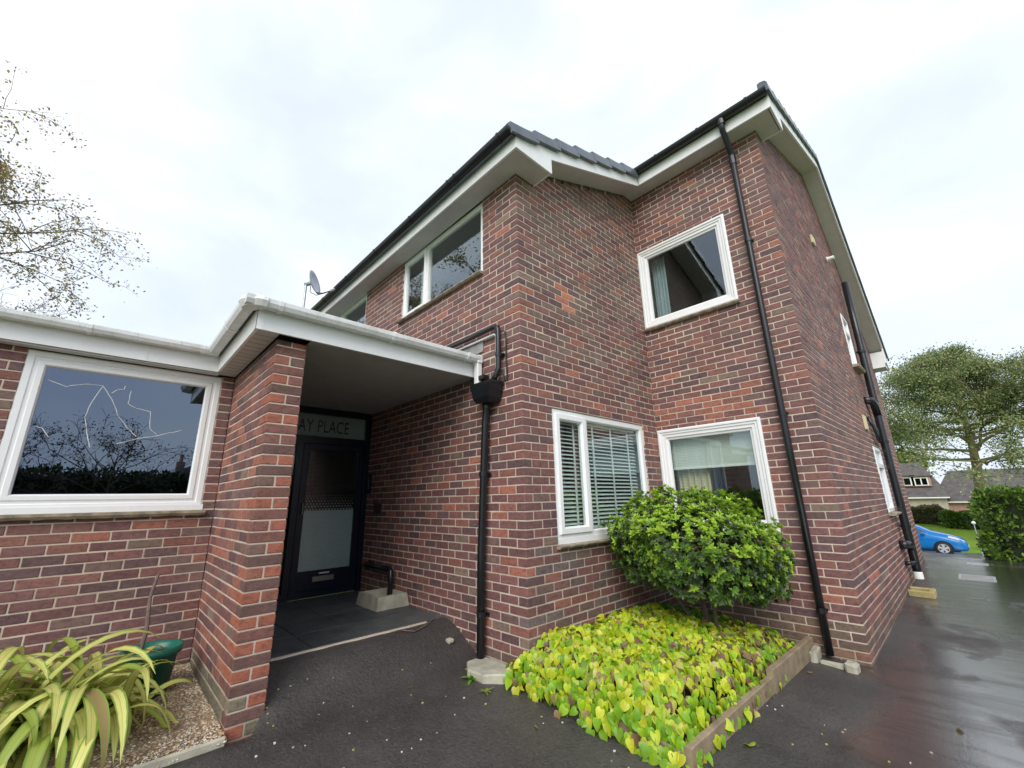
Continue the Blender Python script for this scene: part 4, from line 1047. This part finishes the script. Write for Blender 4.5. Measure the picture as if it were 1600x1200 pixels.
for i_ in range(160):
    az_ = random.uniform(0, 2*math.pi); big = random.random()
    L = random.uniform(.55, 1.12); w_ = random.uniform(.040, .074); el = random.uniform(R(25), R(80))
    bs = pc0+np.array((random.gauss(0, .13), random.gauss(0, .15), random.uniform(0, .04)))
    if bs[0]+math.cos(az_)*L*.8 < XW+.05: L = min(L, .62); el = max(el, R(58))
    if bs[1]+math.sin(az_)*L*.7 > YP-.25: L *= .62
    V, UV = strap(az_, L, w_, el, random.uniform(2.0, 3.3), bs, None)
    V[:, 0] = np.maximum(V[:, 0], XW+.02)
    gl_ = .215
    V[:, 2] = np.maximum(V[:, 2], gl_+rng.uniform(0, .01))
    me = bpy.data.meshes.new('leaf'); nseg = 13
    me.from_pydata((V-pc0).tolist(), [], [(3*r_+q, 3*r_+q+1, 3*r_+q+4, 3*r_+q+3) for r_ in range(nseg) for q in (0, 1)]); me.materials.append(M['strap'])
    uvl = me.uv_layers.new(name='UVMap')
    idx = np.zeros(len(me.loops), np.int32); me.loops.foreach_get('vertex_index', idx); uvl.data.foreach_set('uv', np.array(UV, np.float32)[idx].ravel())
    me.polygons.foreach_set('use_smooth', [True]*len(me.polygons))
    o = link('leaf', me, plant); c_ = np.array((.74, .70, .22))*random.uniform(.8, 1.12)
    if random.random() < .2: c_ = np.array((.38, .46, .08))
    if random.random() < .05: c_ = np.array((.36, .24, .11))
    o.color = (*np.clip(c_, 0, 1), 1)
pt = thing('plant_pot', 'round green plastic plant pot by the brick wall behind the strap-leaved plant', 'pot', (-1.66, -2.20, .21))
MB().lathe([(.0, .0), (.125, .0), (.155, .25), (.178, .255), (.182, .30), (.160, .302), (.150, .27), (.140, .25), (.0, .245)], (-1.66, -2.20, .205), 28).build('bowl', 'pot', pt, smooth=True)
MB().lathe([(.0, .012), (.06, .010), (.139, .0)], (-1.66, -2.20, .455), 20).build('soil', 'soil', pt, smooth=True)
sk = MB(); s0 = np.array((-1.80, -2.26, .46)); s1 = np.array((-2.05, -2.215, .96))
pts = [s0+(s1-s0)*t+np.array((0, .012*math.sin(t*7), 0)) for t in np.linspace(0, 1, 7)]
tag(sk.tube(pts, [.018, .016, .015, .015, .013, .012, .009], 8).build('dead_stick', 'twig'), 'bare dead stick standing in the green pot against the wall', 'stick')

# ------------------------------------------------------------------ small things on the ground
sl = MB(); v = []
ol = [(-.55, -.02), (-.54, -.20), (-.40, -.30), (-.22, -.29), (-.10, -.16), (-.14, -.02), (-.35, -.01)]
n = len(ol); zt = .185
for z, e_ in ((.10, 1.), (zt-.012, 1.), (zt, .95)):
    for (x, y) in ol: v.append((-.34+(x+.34)*e_, -.15+(y+.15)*e_, z+random.uniform(-.003, .003)))
sl.add(v, [(r_*n+q, r_*n+(q+1) % n, (r_+1)*n+(q+1) % n, (r_+1)*n+q) for r_ in range(2) for q in range(n)]+[tuple(range(2*n, 3*n))])
tag(sl.build('concrete_slab', 'concrete'), 'rough pale concrete slab under the foot of the porch downpipe', 'slab')
def weed(name, label, c, n_, L, w_, col):
    t = thing(name, label, 'weed', tuple(c))
    for i_ in range(n_):
        v, f = blade(L*random.uniform(.7, 1.1), w_, .2, .45, 4); az_ = 2*math.pi*i_/n_+random.gauss(0, .2); el = R(random.uniform(18, 60))
        m_ = np.array(Matrix.Rotation(az_, 3, 'Z')@Matrix.Rotation(el, 3, 'X')); mb = MB(); mb.add(v@m_.T+np.array(c), f)
        o = mb.build('leaf', 'leaf_o', t); o.color = (*np.array(col)*random.uniform(.8, 1.2), 1)
weed('weed', 'bright green weed growing in front of the concrete slab', (-.33, -.31, g(-.33, -.31)), 11, .10, .028, (.16, .36, .03))
weed('weed', 'yellow-green weed in the crack between slab and planting bed', (-.10, -.36, g(-.10, -.36)), 8, .07, .022, (.28, .36, .05))
kc = thing('drain_kerb', 'low broken concrete kerb round the foot of the corner downpipe', 'kerb', (1.5, 2.35, 0))
for (x0, x1, y0, y1, h_) in ((1.335, 1.40, 2.22, 2.47, .085), (1.41, 1.60, 2.24, 2.29, .03), (1.60, 1.69, 2.20, 2.32, .075)):
    z = g((x0+x1)/2, y0); MB().cbox(x0, x1, y0, y1, z-.03, z+h_, .018, jit=.008).build('concrete_piece', 'concrete', kc)
ky = thing('gully_kerb', 'mossy yellow kerb box beside the soil stack on the side wall', 'kerb', (1.85, 6.1, .06))
z = g(1.85, 6.0)
for (x0, x1, y0, y1) in ((W2+.004, 2.03, 5.86, 5.93), (W2+.004, 2.03, 6.16, 6.22), (1.965, 2.03, 5.931, 6.159)): MB().cbox(x0, x1, y0, y1, z-.03, z+.075, .01).build('kerb_side', 'timber_y', ky)
def cover_plate(label, x0, x1, y0, y1, bars):
    z = g((x0+x1)/2, (y0+y1)/2); t = thing('drain_cover', label, 'drain cover', ((x0+x1)/2, (y0+y1)/2, z))
    def gbox(x0_, x1_, y0_, y1_, h_):
        v_ = [(x_, y_, g(x_, y_)+d_) for d_ in (-.03, h_) for y_ in (y0_, y1_) for x_ in (x0_, x1_)]
        return MB().add(v_, [(0, 2, 3, 1), (4, 5, 7, 6), (0, 1, 5, 4), (2, 6, 7, 3), (0, 4, 6, 2), (1, 3, 7, 5)])
    gbox(x0, x1, y0, y1, .003).build('plate', 'lead', t)
    for (a_, b_, c_, d_) in ((x0-.03, x0, y0-.03, y1+.03), (x1, x1+.03, y0-.03, y1+.03), (x0, x1, y0-.03, y0), (x0, x1, y1, y1+.03)): gbox(a_, b_, c_, d_, .006).build('frame_bar', 'galv', t)
    for q in range(bars):
        x = x0+(x1-x0)*(q+.5)/bars; gbox(x-.008, x+.008, y0+.02, y1-.02, .008).build('bar', 'lead', t)
cover_plate('ribbed metal drain cover in the wet drive beside the house', 2.26, 2.62, 7.75, 8.2, 9)
cover_plate('plain metal inspection cover in the drive farther back by the hedge', 2.36, 2.58, 9.55, 9.75, 0)
sw = [(-1.08, -.52), (-1.02, -.42), (-1.06, -.28), (-1.16, -.12)]
tag(MB().tube([(x, y, g(x, y)+.012) for x, y in sw], [.006, .005, .005, .003], 6).build('twig', 'twig'), 'thin curved twig lying on the tarmac ramp before the porch', 'twig')
tag(MB().cbox(-.86, -.80, -.20, -.14, g(-.83, -.17)-.005, g(-.83, -.17)+.03, .01, jit=.006).build('stone', 'concrete'), 'small white stone at the foot of the porch wall', 'stone')
lp = [(1.44, .42, 'curled yellow-green leaf fallen on the tarmac beside the right bed board'), (1.42, 1.9, 'pale dead leaf on the tarmac by the end of the right bed board'), (.45, -.42, 'brown leaf fallen in front of the bed boards'), (1.15, -.55, 'tan leaf fallen before the front corner of the bed'),
      (-.5, -.75, 'small yellow leaf on the tarmac in front of the concrete slab'), (2.3, 1.6, 'brown leaf lying at the edge of the wet drive')]
for i_, (x, y, lb) in enumerate(lp):
    o = link('fallen_leaf', hm[i_ % 4], None, (x, y, g(x, y)+.012)); o.rotation_euler = (random.uniform(-.3, .3), random.uniform(-.3, .3), random.uniform(0, 6.28)); s_ = .65 if i_ else 1.3; o.scale = (s_, s_, s_)
    o.color = (*((.50, .58, .06) if i_ in (0, 4) else (.36, .26, .13)), 1); tag(o, lb, 'leaf', 'fallen leaves on the tarmac')
gp = MB()
for i_ in range(150):
    x, y = random.uniform(-.9, 2.2), random.uniform(-1.9, 1.2)
    if 0 < x < 1.32 and y > -.05: continue
    s_ = random.uniform(.003, .007); gp.cbox(x-s_, x+s_, y-s_, y+s_, g(x, y), g(x, y)+s_*1.3, s_*.3, col=random.choice(((.5, .45, .38), (.33, .26, .2), (.6, .58, .52), (.36, .34, .1))), jit=.001)
tag(gp.build('grit', 'pebble'), 'scattered pale grit and bud scales on the tarmac', 'grit', kind='stuff')

# ------------------------------------------------------------------ vegetation beyond
def leaf_quads(C, Dn, size, aspect=.55):
    """diamond leaves: centres C, long-axis directions Dn"""
    n = len(C); Dn = Dn/np.linalg.norm(Dn, axis=1, keepdims=True); r_ = rng.normal(0, 1, (n, 3)); S = np.cross(Dn, r_); S /= np.linalg.norm(S, axis=1, keepdims=True)+1e-9
    Nn = np.cross(S, Dn); s_ = np.asarray(size).reshape(-1, 1) if hasattr(size, '__len__') else np.full((n, 1), size)
    V = np.stack([C, C+Dn*s_*.5+S*s_*aspect*.5+Nn*s_*.08, C+Dn*s_, C+Dn*s_*.5-S*s_*aspect*.5+Nn*s_*.08], 1)
    return V.reshape(-1, 3), (np.arange(n)[:, None]*4+np.array([[0, 1, 2, 3]]))
def leaves(name, parent, C, Dn, size, cols, mat='leaf', aspect=.55):
    V, Fc = leaf_quads(C, Dn, size, aspect); cc = np.array(cols)[rng.integers(0, len(cols), len(C))]*rng.uniform(.7, 1.25, (len(C), 1))
    return tag(link(name, arrmesh(name, V, Fc, M[mat], np.repeat(cc, 4, 0), root_loc(parent)), parent), kind='stuff')
def hedge(label, x0, x1, y0, y1, h, n_, cols, size, zb=None):
    cx, cy = (x0+x1)/2, (y0+y1)/2; z0 = g(cx, cy) if zb is None else zb
    t = thing('hedge', label, 'hedge', (cx, cy, z0))
    ins = .12
    mb = MB(); mb.cbox(x0+ins, x1-ins, y0+ins, y1-ins, z0-.05, z0+h-ins, min(.12, (y1-y0)*.2)); mb.c = [(.020, .030, .012)]*len(mb.v); mb.build('shade_core', 'leaf_dry', t)  # plain dark box, the shade inside the hedge put into its colour
    A = np.array([(x1-x0)*(y1-y0), (x1-x0)*h, (x1-x0)*h*.5, (y1-y0)*h, (y1-y0)*h*.5]); k_ = rng.choice(5, n_, p=A/A.sum()); u, v_ = rng.uniform(0, 1, n_), rng.uniform(0, 1, n_)
    X = np.where(k_ < 3, x0+u*(x1-x0), np.where(k_ == 3, x0, x1)); Y = np.where(k_ == 0, y0+v_*(y1-y0), np.where(k_ == 1, y0, np.where(k_ == 2, y1, y0+u*(y1-y0)))); Z = np.where(k_ == 0, h, v_*h)
    Nn = np.array([(0, 0, 1), (0, -1, 0), (0, 1, 0), (-1, 0, 0), (1, 0, 0)], float)[k_]
    lump = .07*np.sin(X*3.1+Z*2.3+Y)+.06*np.sin(Y*5.3+X*4.1-Z*3)+.05*np.sin(X*9+Z*8)
    C = np.stack([X, Y, z0+Z], 1)+Nn*(lump-.04)[:, None]-Nn*(rng.uniform(0, 1, n_)**2*.18)[:, None]+rng.normal(0, .02, (n_, 3))
    C[:, 2] = np.maximum(C[:, 2], z0+.02)
    leaves('foliage', t, C, Nn*.7+rng.normal(0, .6, (n_, 3))+np.array((0, 0, .35)), rng.uniform(.7, 1.3, n_)*size, cols)
    return t
HG = [(.12, .23, .03), (.17, .31, .035), (.08, .16, .025), (.24, .36, .045), (.06, .11, .02)]
hedge('thick clipped green hedge along the right edge of the drive', 2.72, 8.5, 10.4, 12.0, 1.42, 26000, HG, .085)
hedge('far green hedge across the lawn behind the blue car', 1.0, 4.2, 40.0, 41.5, 1.0, 9000, [(.10, .20, .03), (.06, .14, .02), (.14, .22, .04)], .16)
hedge('far straw-coloured clipped hedge left of the green one', -4.5, 1.0, 41.2, 42.6, 1.0, 8000, [(.17, .15, .06), (.22, .19, .08), (.10, .12, .04)], .16)
hedge('tall dark hedge across the drive mirrored in the wing window', 11.5, 13.0, -16, 8, 2.62, 20000, [(.035, .06, .02), (.05, .09, .025), (.025, .045, .015)], .16, -.05)

def tree(name, label, base, h, rad, n_br, seed, leafcols, nleaf, lsize, barkm='bark', crown0=.25, droop=.0, levels=3, r0=None, leaf_mat_='leaf', up_bias=.55, tiers=False, clump=.16, lean=(0, 0)):
    rg = np.random.default_rng(seed); t = thing(name, label, 'tree', tuple(base)); mb = MB(); tips = []
    base = np.array(base, float); r0 = r0 or h*.022
    tp = [base+np.array((lean[0]*q*h+math.sin(q*5+seed)*.02*h, lean[1]*q*h+math.cos(q*4+seed)*.02*h, q*h*.96)) for q in np.linspace(0, 1, 9)]
    mb.tube(tp, [r0*(1-.9*q) for q in np.linspace(0, 1, 9)], 9)
    def at_(q): 
        i_ = min(7, int(q*8)); return tp[i_]+(tp[i_+1]-tp[i_])*(q*8-i_)
    def branch(p, d, L, r_, lev):
        n = 5 if lev < 2 else 4; pts = [p]; dd = d.copy()
        for i_ in range(n):
            dd = dd+rg.normal(0, .16, 3)+np.array((0, 0, -droop*.25 if lev else -.0)); dd /= np.linalg.norm(dd); pts.append(pts[-1]+dd*L/n)
        mb.tube(pts, [max(.004, r_*(1-.75*i_/n)) for i_ in range(n+1)], 6 if lev == 0 else 4, False)
        if lev+1 < levels:
            for i_ in range(rg.integers(4, 7)):
                q = rg.uniform(.25, 1); k_ = min(n-1, int(q*n)); pp = pts[k_]+(pts[k_+1]-pts[k_])*(q*n-k_)
                d2_ = dd*.75+rg.normal(0, .55, 3)+np.array((0, 0, .10-droop*.2)); 
                if tiers: d2_[2] = d2_[2]*.5+.06
                d2_ /= np.linalg.norm(d2_); branch(pp, d2_, L*rg.uniform(.38, .58), r_*.45, lev+1)
        else: tips.extend(pts[1:])
        if lev+1 == levels-1: tips.append(pts[-1])
    for i_ in range(n_br):
        q = crown0+(1-crown0)*((i_+rg.uniform(0, .8))/n_br); q = min(q, .985); az_ = i_*2.4+rg.uniform(-.4, .4)
        prof = math.sin(math.pi*min(1, (q-crown0)/(1-crown0)*.80+.20))**.8 if not tiers else max(.10, (1-(q-crown0)/(1-crown0))**.9)*(1.15 if i_ % 3 else .8)
        L = rad*prof*rg.uniform(.75, 1.1); d = np.array((math.cos(az_), math.sin(az_), up_bias*(.4+q))); d /= np.linalg.norm(d); branch(at_(q), d, max(L, .12*rad), r0*.42*(1-.6*q), 0)
    if tiers:
        for q in np.linspace(.8, 1, 26): tips.append(at_(min(q, .999))+rg.normal(0, .35*(1.03-q)*4, 3)*np.array((1, 1, .4)))
    mb.build('trunk', barkm, t)
    T = np.array(tips); idx = rg.integers(0, len(T), nleaf); C = T[idx]+rg.normal(0, 1, (nleaf, 3))*clump*np.array((1, 1, .75 if tiers else .9))
    leaves('crown', t, C, rg.normal(0, 1, (nleaf, 3))+np.array((0, 0, .5 if tiers else -.2)), rg.uniform(.6, 1.4, nleaf)*lsize, leafcols, leaf_mat_)
    return t
# big conifer beyond the hedge
tb = ray_at(1543, 800, 25.)
tree('conifer_tree', 'broad tiered conifer towering over the hedge on the right', (tb[0], tb[1], g(tb[0], tb[1])-.1), 11.9, 6.6, 40, 5, [(.24, .30, .12), (.17, .24, .09), (.31, .35, .13), (.11, .17, .08), (.35, .33, .14)], 100000, .125, 'barkg', .40, .10, 3, .34, 'leaf_dry', .30, True, .30)
# sparse spring tree on the left, behind the wing
tl = ray_at(-175, 300, 14.)
tree('birch_tree', 'sparse spring tree with bronze young leaves rising behind the wing roof', (tl[0], tl[1], 0.0), 14.6, 5.4, 36, 21, [(.34, .22, .12), (.40, .27, .13), (.38, .35, .09), (.28, .20, .14)], 26000, .115, 'bark', .42, .55, 3, .20, 'leaf', .75, False, .16)
tw = ray_at(20, 492, 15.)
tree('bare_tree', 'small bare twiggy tree just showing over the wing roof at the left', (tw[0], tw[1], 0.), tw[2]+.55, 3.0, 22, 33, [(.24, .17, .13)], 700, .08, 'twig', .45, .1, 3, .10, 'leaf', .9, False, .1)
# mirrored in the wing window: bare shrubs over the hedge
for i_, (x, y, hh, lb) in enumerate(((10.6, -5.3, 3.4, 'bare spreading fruit tree mirrored at the left of the wing window'), (10.3, -2.5, 3.3, 'bare spreading fruit tree mirrored at the right of the wing window'))):
    tree('fruit_tree', lb, (x, y, g(x, y)), hh, 2.4, 16, 50+i_, [(.10, .10, .06), (.14, .12, .08), (.08, .07, .06)], 1500, .07, 'bark', .35, .15, 3, .08, 'leaf', .7, False, .10)
tree('street_tree', 'leafy spring tree mirrored in the upper front window', (-12.0, -12.2, 0), 15.0, 4.6, 30, 77, [(.30, .27, .09), (.24, .25, .08), (.36, .30, .12)], 16000, .16, 'bark', .4, .3, 3, .2, 'leaf', .7, False, .25)
yl = ray_at(1414, 726, 48.)
tree('garden_tree', 'bright yellow-green tree top behind the far house roof', (yl[0], yl[1]+8, g(yl[0], yl[1])), 6.8, 2.6, 14, 61, [(.30, .36, .05), (.22, .30, .04)], 7000, .26, 'bark', .3, 0, 2, .12)

# ------------------------------------------------------------------ far houses
def bungalow(label, x0, x1, y0, y1, zb, ze, zr, wallm, dormers=(), group=None, hip=1.5):
    t = thing('far_house', label, 'house', ((x0+x1)/2, (y0+y1)/2, zb))
    MB().box(x0, x1, y0, y1, zb-.6, ze).build('wall', wallm, t)
    yo, ym = .35, (y0+y1)/2; v = [(x0-yo, y0-yo, ze), (x1+yo, y0-yo, ze), (x1+yo, y1+yo, ze), (x0-yo, y1+yo, ze), (x0+hip, ym, zr), (x1-hip, ym, zr)]
    v += [(a_, b_, c_-.12) for a_, b_, c_ in v[:4]]
    r_ = MB(); r_.add(v, [(0, 1, 5, 4), (1, 2, 5), (2, 3, 4, 5), (3, 0, 4), (0, 6, 7, 1), (1, 7, 8, 2), (2, 8, 9, 3), (3, 9, 6, 0), (9, 8, 7, 6)]); r_ = r_.build('roof', 'far_roof', t)
    MB().box(x0-yo, x1+yo, y0-yo-.09, y0-yo-.01, ze-.14, ze-.02).build('gutter', 'white', t)
    for (xa, xb, za, zt) in dormers:
        yd = y0+.5
        dm_ = MB(); dm_.box(xa-.25, xb+.25, yd, ym, za-.15, zt+.2); dm_.build('dormer', 'far_pink', r_)
        MB().box(xa-.4, xb+.4, yd-.2, ym, zt+.2, zt+.34).build('dormer_roof', 'far_roof', r_)
        nw = max(1, int(round((xb-xa)/.62)))
        wv = MB(); wv.box(xa-.07, xb+.07, yd-.06, yd-.001, za-.07, za); wv.box(xa-.07, xb+.07, yd-.06, yd-.001, zt, zt+.07)
        for q in range(nw+1): x = xa+(xb-xa)*q/nw; wv.box(x-.05, x+.05, yd-.058, yd-.002, za, zt)
        wv = wv.build('window', 'white', t); MB().box(xa, xb, yd-.03, yd-.025, za, zt).build('pane', 'glass_d', wv)
    return t
h1 = ray_at(1450, 778, 46.); zz = g(h1[0], h1[1])
def hz(u, v, y):      # height and x on the far plane y
    d = fw+rt*(u-800)/F_PX-up*(v-600)/F_PX; t_ = (y-CAM[1])/d[1]; q = CAM+d*t_; return q
yF = h1[1]; e0 = hz(1418, 777, yF); e1 = hz(1478, 779, yF); rg_ = hz(1440, 722, yF+3.5)
wa, wb = hz(1431, 758, yF+.5), hz(1448, 747, yF+.5); wc, wd = hz(1413, 758, yF+.5), hz(1422, 747, yF+.5)
bungalow('far bungalow with tiled roof and two white dormer windows beyond the lawn', e0[0]-6, e1[0], yF, yF+7, zz, e0[2], rg_[2], 'far_wall', [(wa[0], wb[0], wa[2], wb[2]), (wc[0], wd[0], wc[2], wd[2])])
e2 = hz(1483, 779, yF+3); e3 = hz(1580, 779, yF+3); r2 = hz(1500, 735, yF+7)
bungalow('far low pink-brick bungalow with a long brown roof behind the conifer', e2[0]-1.1, e3[0]+6, yF+3, yF+11, zz, e2[2]-.3, r2[2], 'far_pink')
# house mirrored in the wing window
t = bungalow('dark bungalow with a chimney mirrored in the right of the wing window', 30, 37, .3, 10, -.2, 3.4, 6.2, 'far_pink', hip=1.0)
MB().cbox(33, 33.5, 1.0, 1.5, 3.4, 4.75).build('chimney', 'far_pink', t); MB().lathe([(.13, 0), (.11, .5), (.13, .5), (.13, .55), (0, .55)], (33.25, 1.25, 4.75), 10).build('chimney_pot', 'far_pink', t)
# white post and globe lamp on the lawn
q = ray_at(1492, 832, 30.)
tag(MB().cbox(q[0]-.07, q[0]+.07, q[1]-.07, q[1]+.07, g(q[0], q[1])-.05, g(q[0], q[1])+.95, .02).build('white_post', 'white'), 'short white post standing on the far lawn', 'post')
q = ray_at(1521, 817, 14.); t = thing('globe_lamp', 'small white globe lamp on a stem at the hedge end', 'lamp', (q[0], q[1], g(q[0], q[1])))
MB().tube([(q[0], q[1], g(q[0], q[1])-.02), (q[0], q[1], q[2]-.05)], .012, 8).build('stem', 'galv', t); MB().lathe([(.001, -.055), (.03, -.045), (.05, -.02), (.055, 0), (.05, .02), (.03, .045), (.001, .055)], tuple(q), 14).build('globe', 'white', t, smooth=True)
for i_, (a_, b_) in enumerate((((1380, 609), (1432, 611)), ((1380, 618), (1428, 616)))):
    p0, p1 = ray_at(*a_, 26.), ray_at(*b_, 40.); p0, p1 = np.array(p0), np.array(p1); p1 = p1+(p1-p0)*.35; p0 = p0-(p1-p0)*.6
    pts = [p0+(p1-p0)*t_-np.array((0, 0, .3*math.sin(math.pi*t_))) for t_ in np.linspace(0, 1, 12)]
    tag(MB().tube(pts, .013, 5).build('overhead_cable', 'cable'), ('upper' if i_ == 0 else 'lower')+' thin overhead cable between the house gable and the conifer', 'cable', 'overhead cables')

# ------------------------------------------------------------------ blue hatchback
cw = ray_at(1475, 857, 21.0); zg = cw[2]-.31
car = thing('blue_car', 'bright blue hatchback car parked beyond the drive, nose to the right', 'car', (cw[0]-1.3, cw[1]+.8, zg))
fx = cw[0]+.88; rx = fx-4.3; yn = cw[1]-.06; wid = 1.76; ym = yn+wid/2     # front, rear, near side
secs = [  # s from the front, z bottom, z belt/bonnet, z roof, half width low, half width belt, half width roof
 (0.00, .30, .52, .56, .56, .56, .50), (.06, .22, .62, .68, .70, .68, .58), (.22, .20, .70, .80, .82, .79, .66), (.55, .20, .78, .93, .87, .84, .70), (.95, .20, .84, 1.02, .88, .86, .72), (1.25, .20, .87, 1.10, .88, .86, .70),
 (1.60, .20, .89, 1.30, .88, .86, .66), (2.0, .20, .91, 1.46, .88, .86, .62), (2.5, .20, .93, 1.52, .88, .86, .60), (3.1, .20, .96, 1.50, .88, .86, .59), (3.7, .22, 1.0, 1.42, .87, .85, .57), (4.1, .30, 1.02, 1.28, .84, .82, .55), (4.3, .42, .95, 1.05, .76, .74, .52)]
v = []; f = []
for (s_, zb_, zl, zr, a_, b_, c_) in secs:
    ring = [(-a_*.92, zb_), (-a_, zb_+.18), (-b_*1.01, zl-.08), (-b_*.97, zl), (-c_-.06, zr-.07), (-c_*.8, zr-.01), (0, zr), (c_*.8, zr-.01), (c_+.06, zr-.07), (b_*.97, zl), (b_*1.01, zl-.08), (a_, zb_+.18), (a_*.92, zb_)]
    for (yy_, zz_) in ring: v.append((fx-s_, ym+yy_, zg+zz_))
n = 13
for i_ in range(len(secs)-1):
    for q in range(n): f.append((i_*n+q, i_*n+(q+1) % n, (i_+1)*n+(q+1) % n, (i_+1)*n+q))
f += [tuple(range(n)), tuple(range((len(secs)-1)*n, len(secs)*n))[::-1]]
MB().add(v, f).build('body', 'car_blue', car, smooth=True)
def sect(s_):
    for (p, q) in zip(secs[:-1], secs[1:]):
        if p[0] <= s_ <= q[0]: t_ = (s_-p[0])/(q[0]-p[0]); return [a_+(b_-a_)*t_ for a_, b_ in zip(p, q)]
def glass_strip(name, ss_, lo, hi, side):
    v = []
    for s_ in ss_:
        _, zb_, zl, zr, a_, b_, c_ = sect(s_)
        for t_ in (lo, hi):
            yy_ = (b_*.97+(c_+.06-b_*.97)*t_)+.006; v.append((fx-s_, ym+side*yy_, zg+zl+(zr-.07-zl)*t_))
    m_ = len(ss_); return MB().add(v, [(2*i_, 2*i_+1, 2*i_+3, 2*i_+2) for i_ in range(m_-1)]).build(name, 'glass_d', car)
for sd_ in (-1, 1):
    glass_strip('side_window', (1.42, 1.6, 2.0, 2.35), .12, .92, sd_); glass_strip('side_window', (2.45, 2.8, 3.2, 3.6), .12, .92, sd_)
v = []
for s_ in (1.28, 1.45, 1.65, 1.85):
    _, zb_, zl, zr, a_, b_, c_ = sect(s_)
    for yy_, dz_ in ((-c_*.95, -.035), (0, .008), (c_*.95, -.035)): v.append((fx-s_, ym+yy_, zg+zr+dz_+.004))
MB().add(v, [(3*i_+q, 3*i_+q+1, 3*i_+q+4, 3*i_+q+3) for i_ in range(3) for q in (0, 1)]).build('windscreen', 'glass_d', car)
for sd_ in (-1, 1):
    v = []
    for (s_, zo) in ((.10, .60), (.30, .73), (.62, .83)):
        _, zb_, zl, zr, a_, b_, c_ = sect(s_); v += [(fx-s_, ym+sd_*(b_+.006), zg+zo), (fx-s_, ym+sd_*(b_*.86), zg+zo+.09)]
    MB().add(v, [(0, 1, 3, 2), (2, 3, 5, 4)]).build('headlight', 'lamp', car)
    MB().cbox(fx-1.62, fx-1.45, ym+sd_*.99-.08, ym+sd_*.99+.08, zg+.93, zg+1.07, .03).build('wing_mirror', 'car_blue', car)
    for s_ in (.88, 3.48):
        c0 = (fx-s_, ym+sd_*.79, zg+.31); k_ = sd_
        ar = MB().lathe([(.0, .0), (.365, .0), (.365, k_*.105), (.0, k_*.106)], c0, 24, 1); ar.build('wheel_arch', 'black', car)
        wh = MB().lathe([(.20, k_*-.1), (.29, k_*-.1), (.315, k_*-.06), (.315, k_*.085), (.29, k_*.118), (.205, k_*.12)], c0, 28, 1).build('wheel', 'tyre', car, smooth=True)
        rmb = MB().lathe([(.185, k_*.112), (.212, k_*.118), (.212, k_*.126), (.185, k_*.126)], c0, 28, 1)
        for q in range(5):
            an = 2*math.pi*q/5+.3; dx_, dz_ = math.cos(an), math.sin(an); px_, pz_ = -dz_, dx_
            w0, w1 = .035, .062; pts = [(dx_*.02+px_*w0, dz_*.02+pz_*w0), (dx_*.19+px_*w1, dz_*.19+pz_*w1), (dx_*.19-px_*w1, dz_*.19-pz_*w1), (dx_*.02-px_*w0, dz_*.02-pz_*w0)]
            rmb.add([(c0[0]+a_, c0[1]+k_*d_, c0[2]+b_) for d_ in (.120, .128) for a_, b_ in pts], [(0, 1, 2, 3), (7, 6, 5, 4), (0, 4, 5, 1), (1, 5, 6, 2), (2, 6, 7, 3), (3, 7, 4, 0)])
        rmb.lathe([(.0, k_*.132), (.05, k_*.13), (.055, k_*.12)], c0, 16, 1); rmb.build('rim', 'alloy', wh)
MB().cbox(fx-3.4, fx-.3, ym-.8, ym+.8, zg+.16, zg+.26, .03).build('sill_panel', 'black', car)
MB().cbox(fx-.012, fx+.012, ym-.28, ym+.28, zg+.36, zg+.47, .004).build('number_plate', 'white', car)
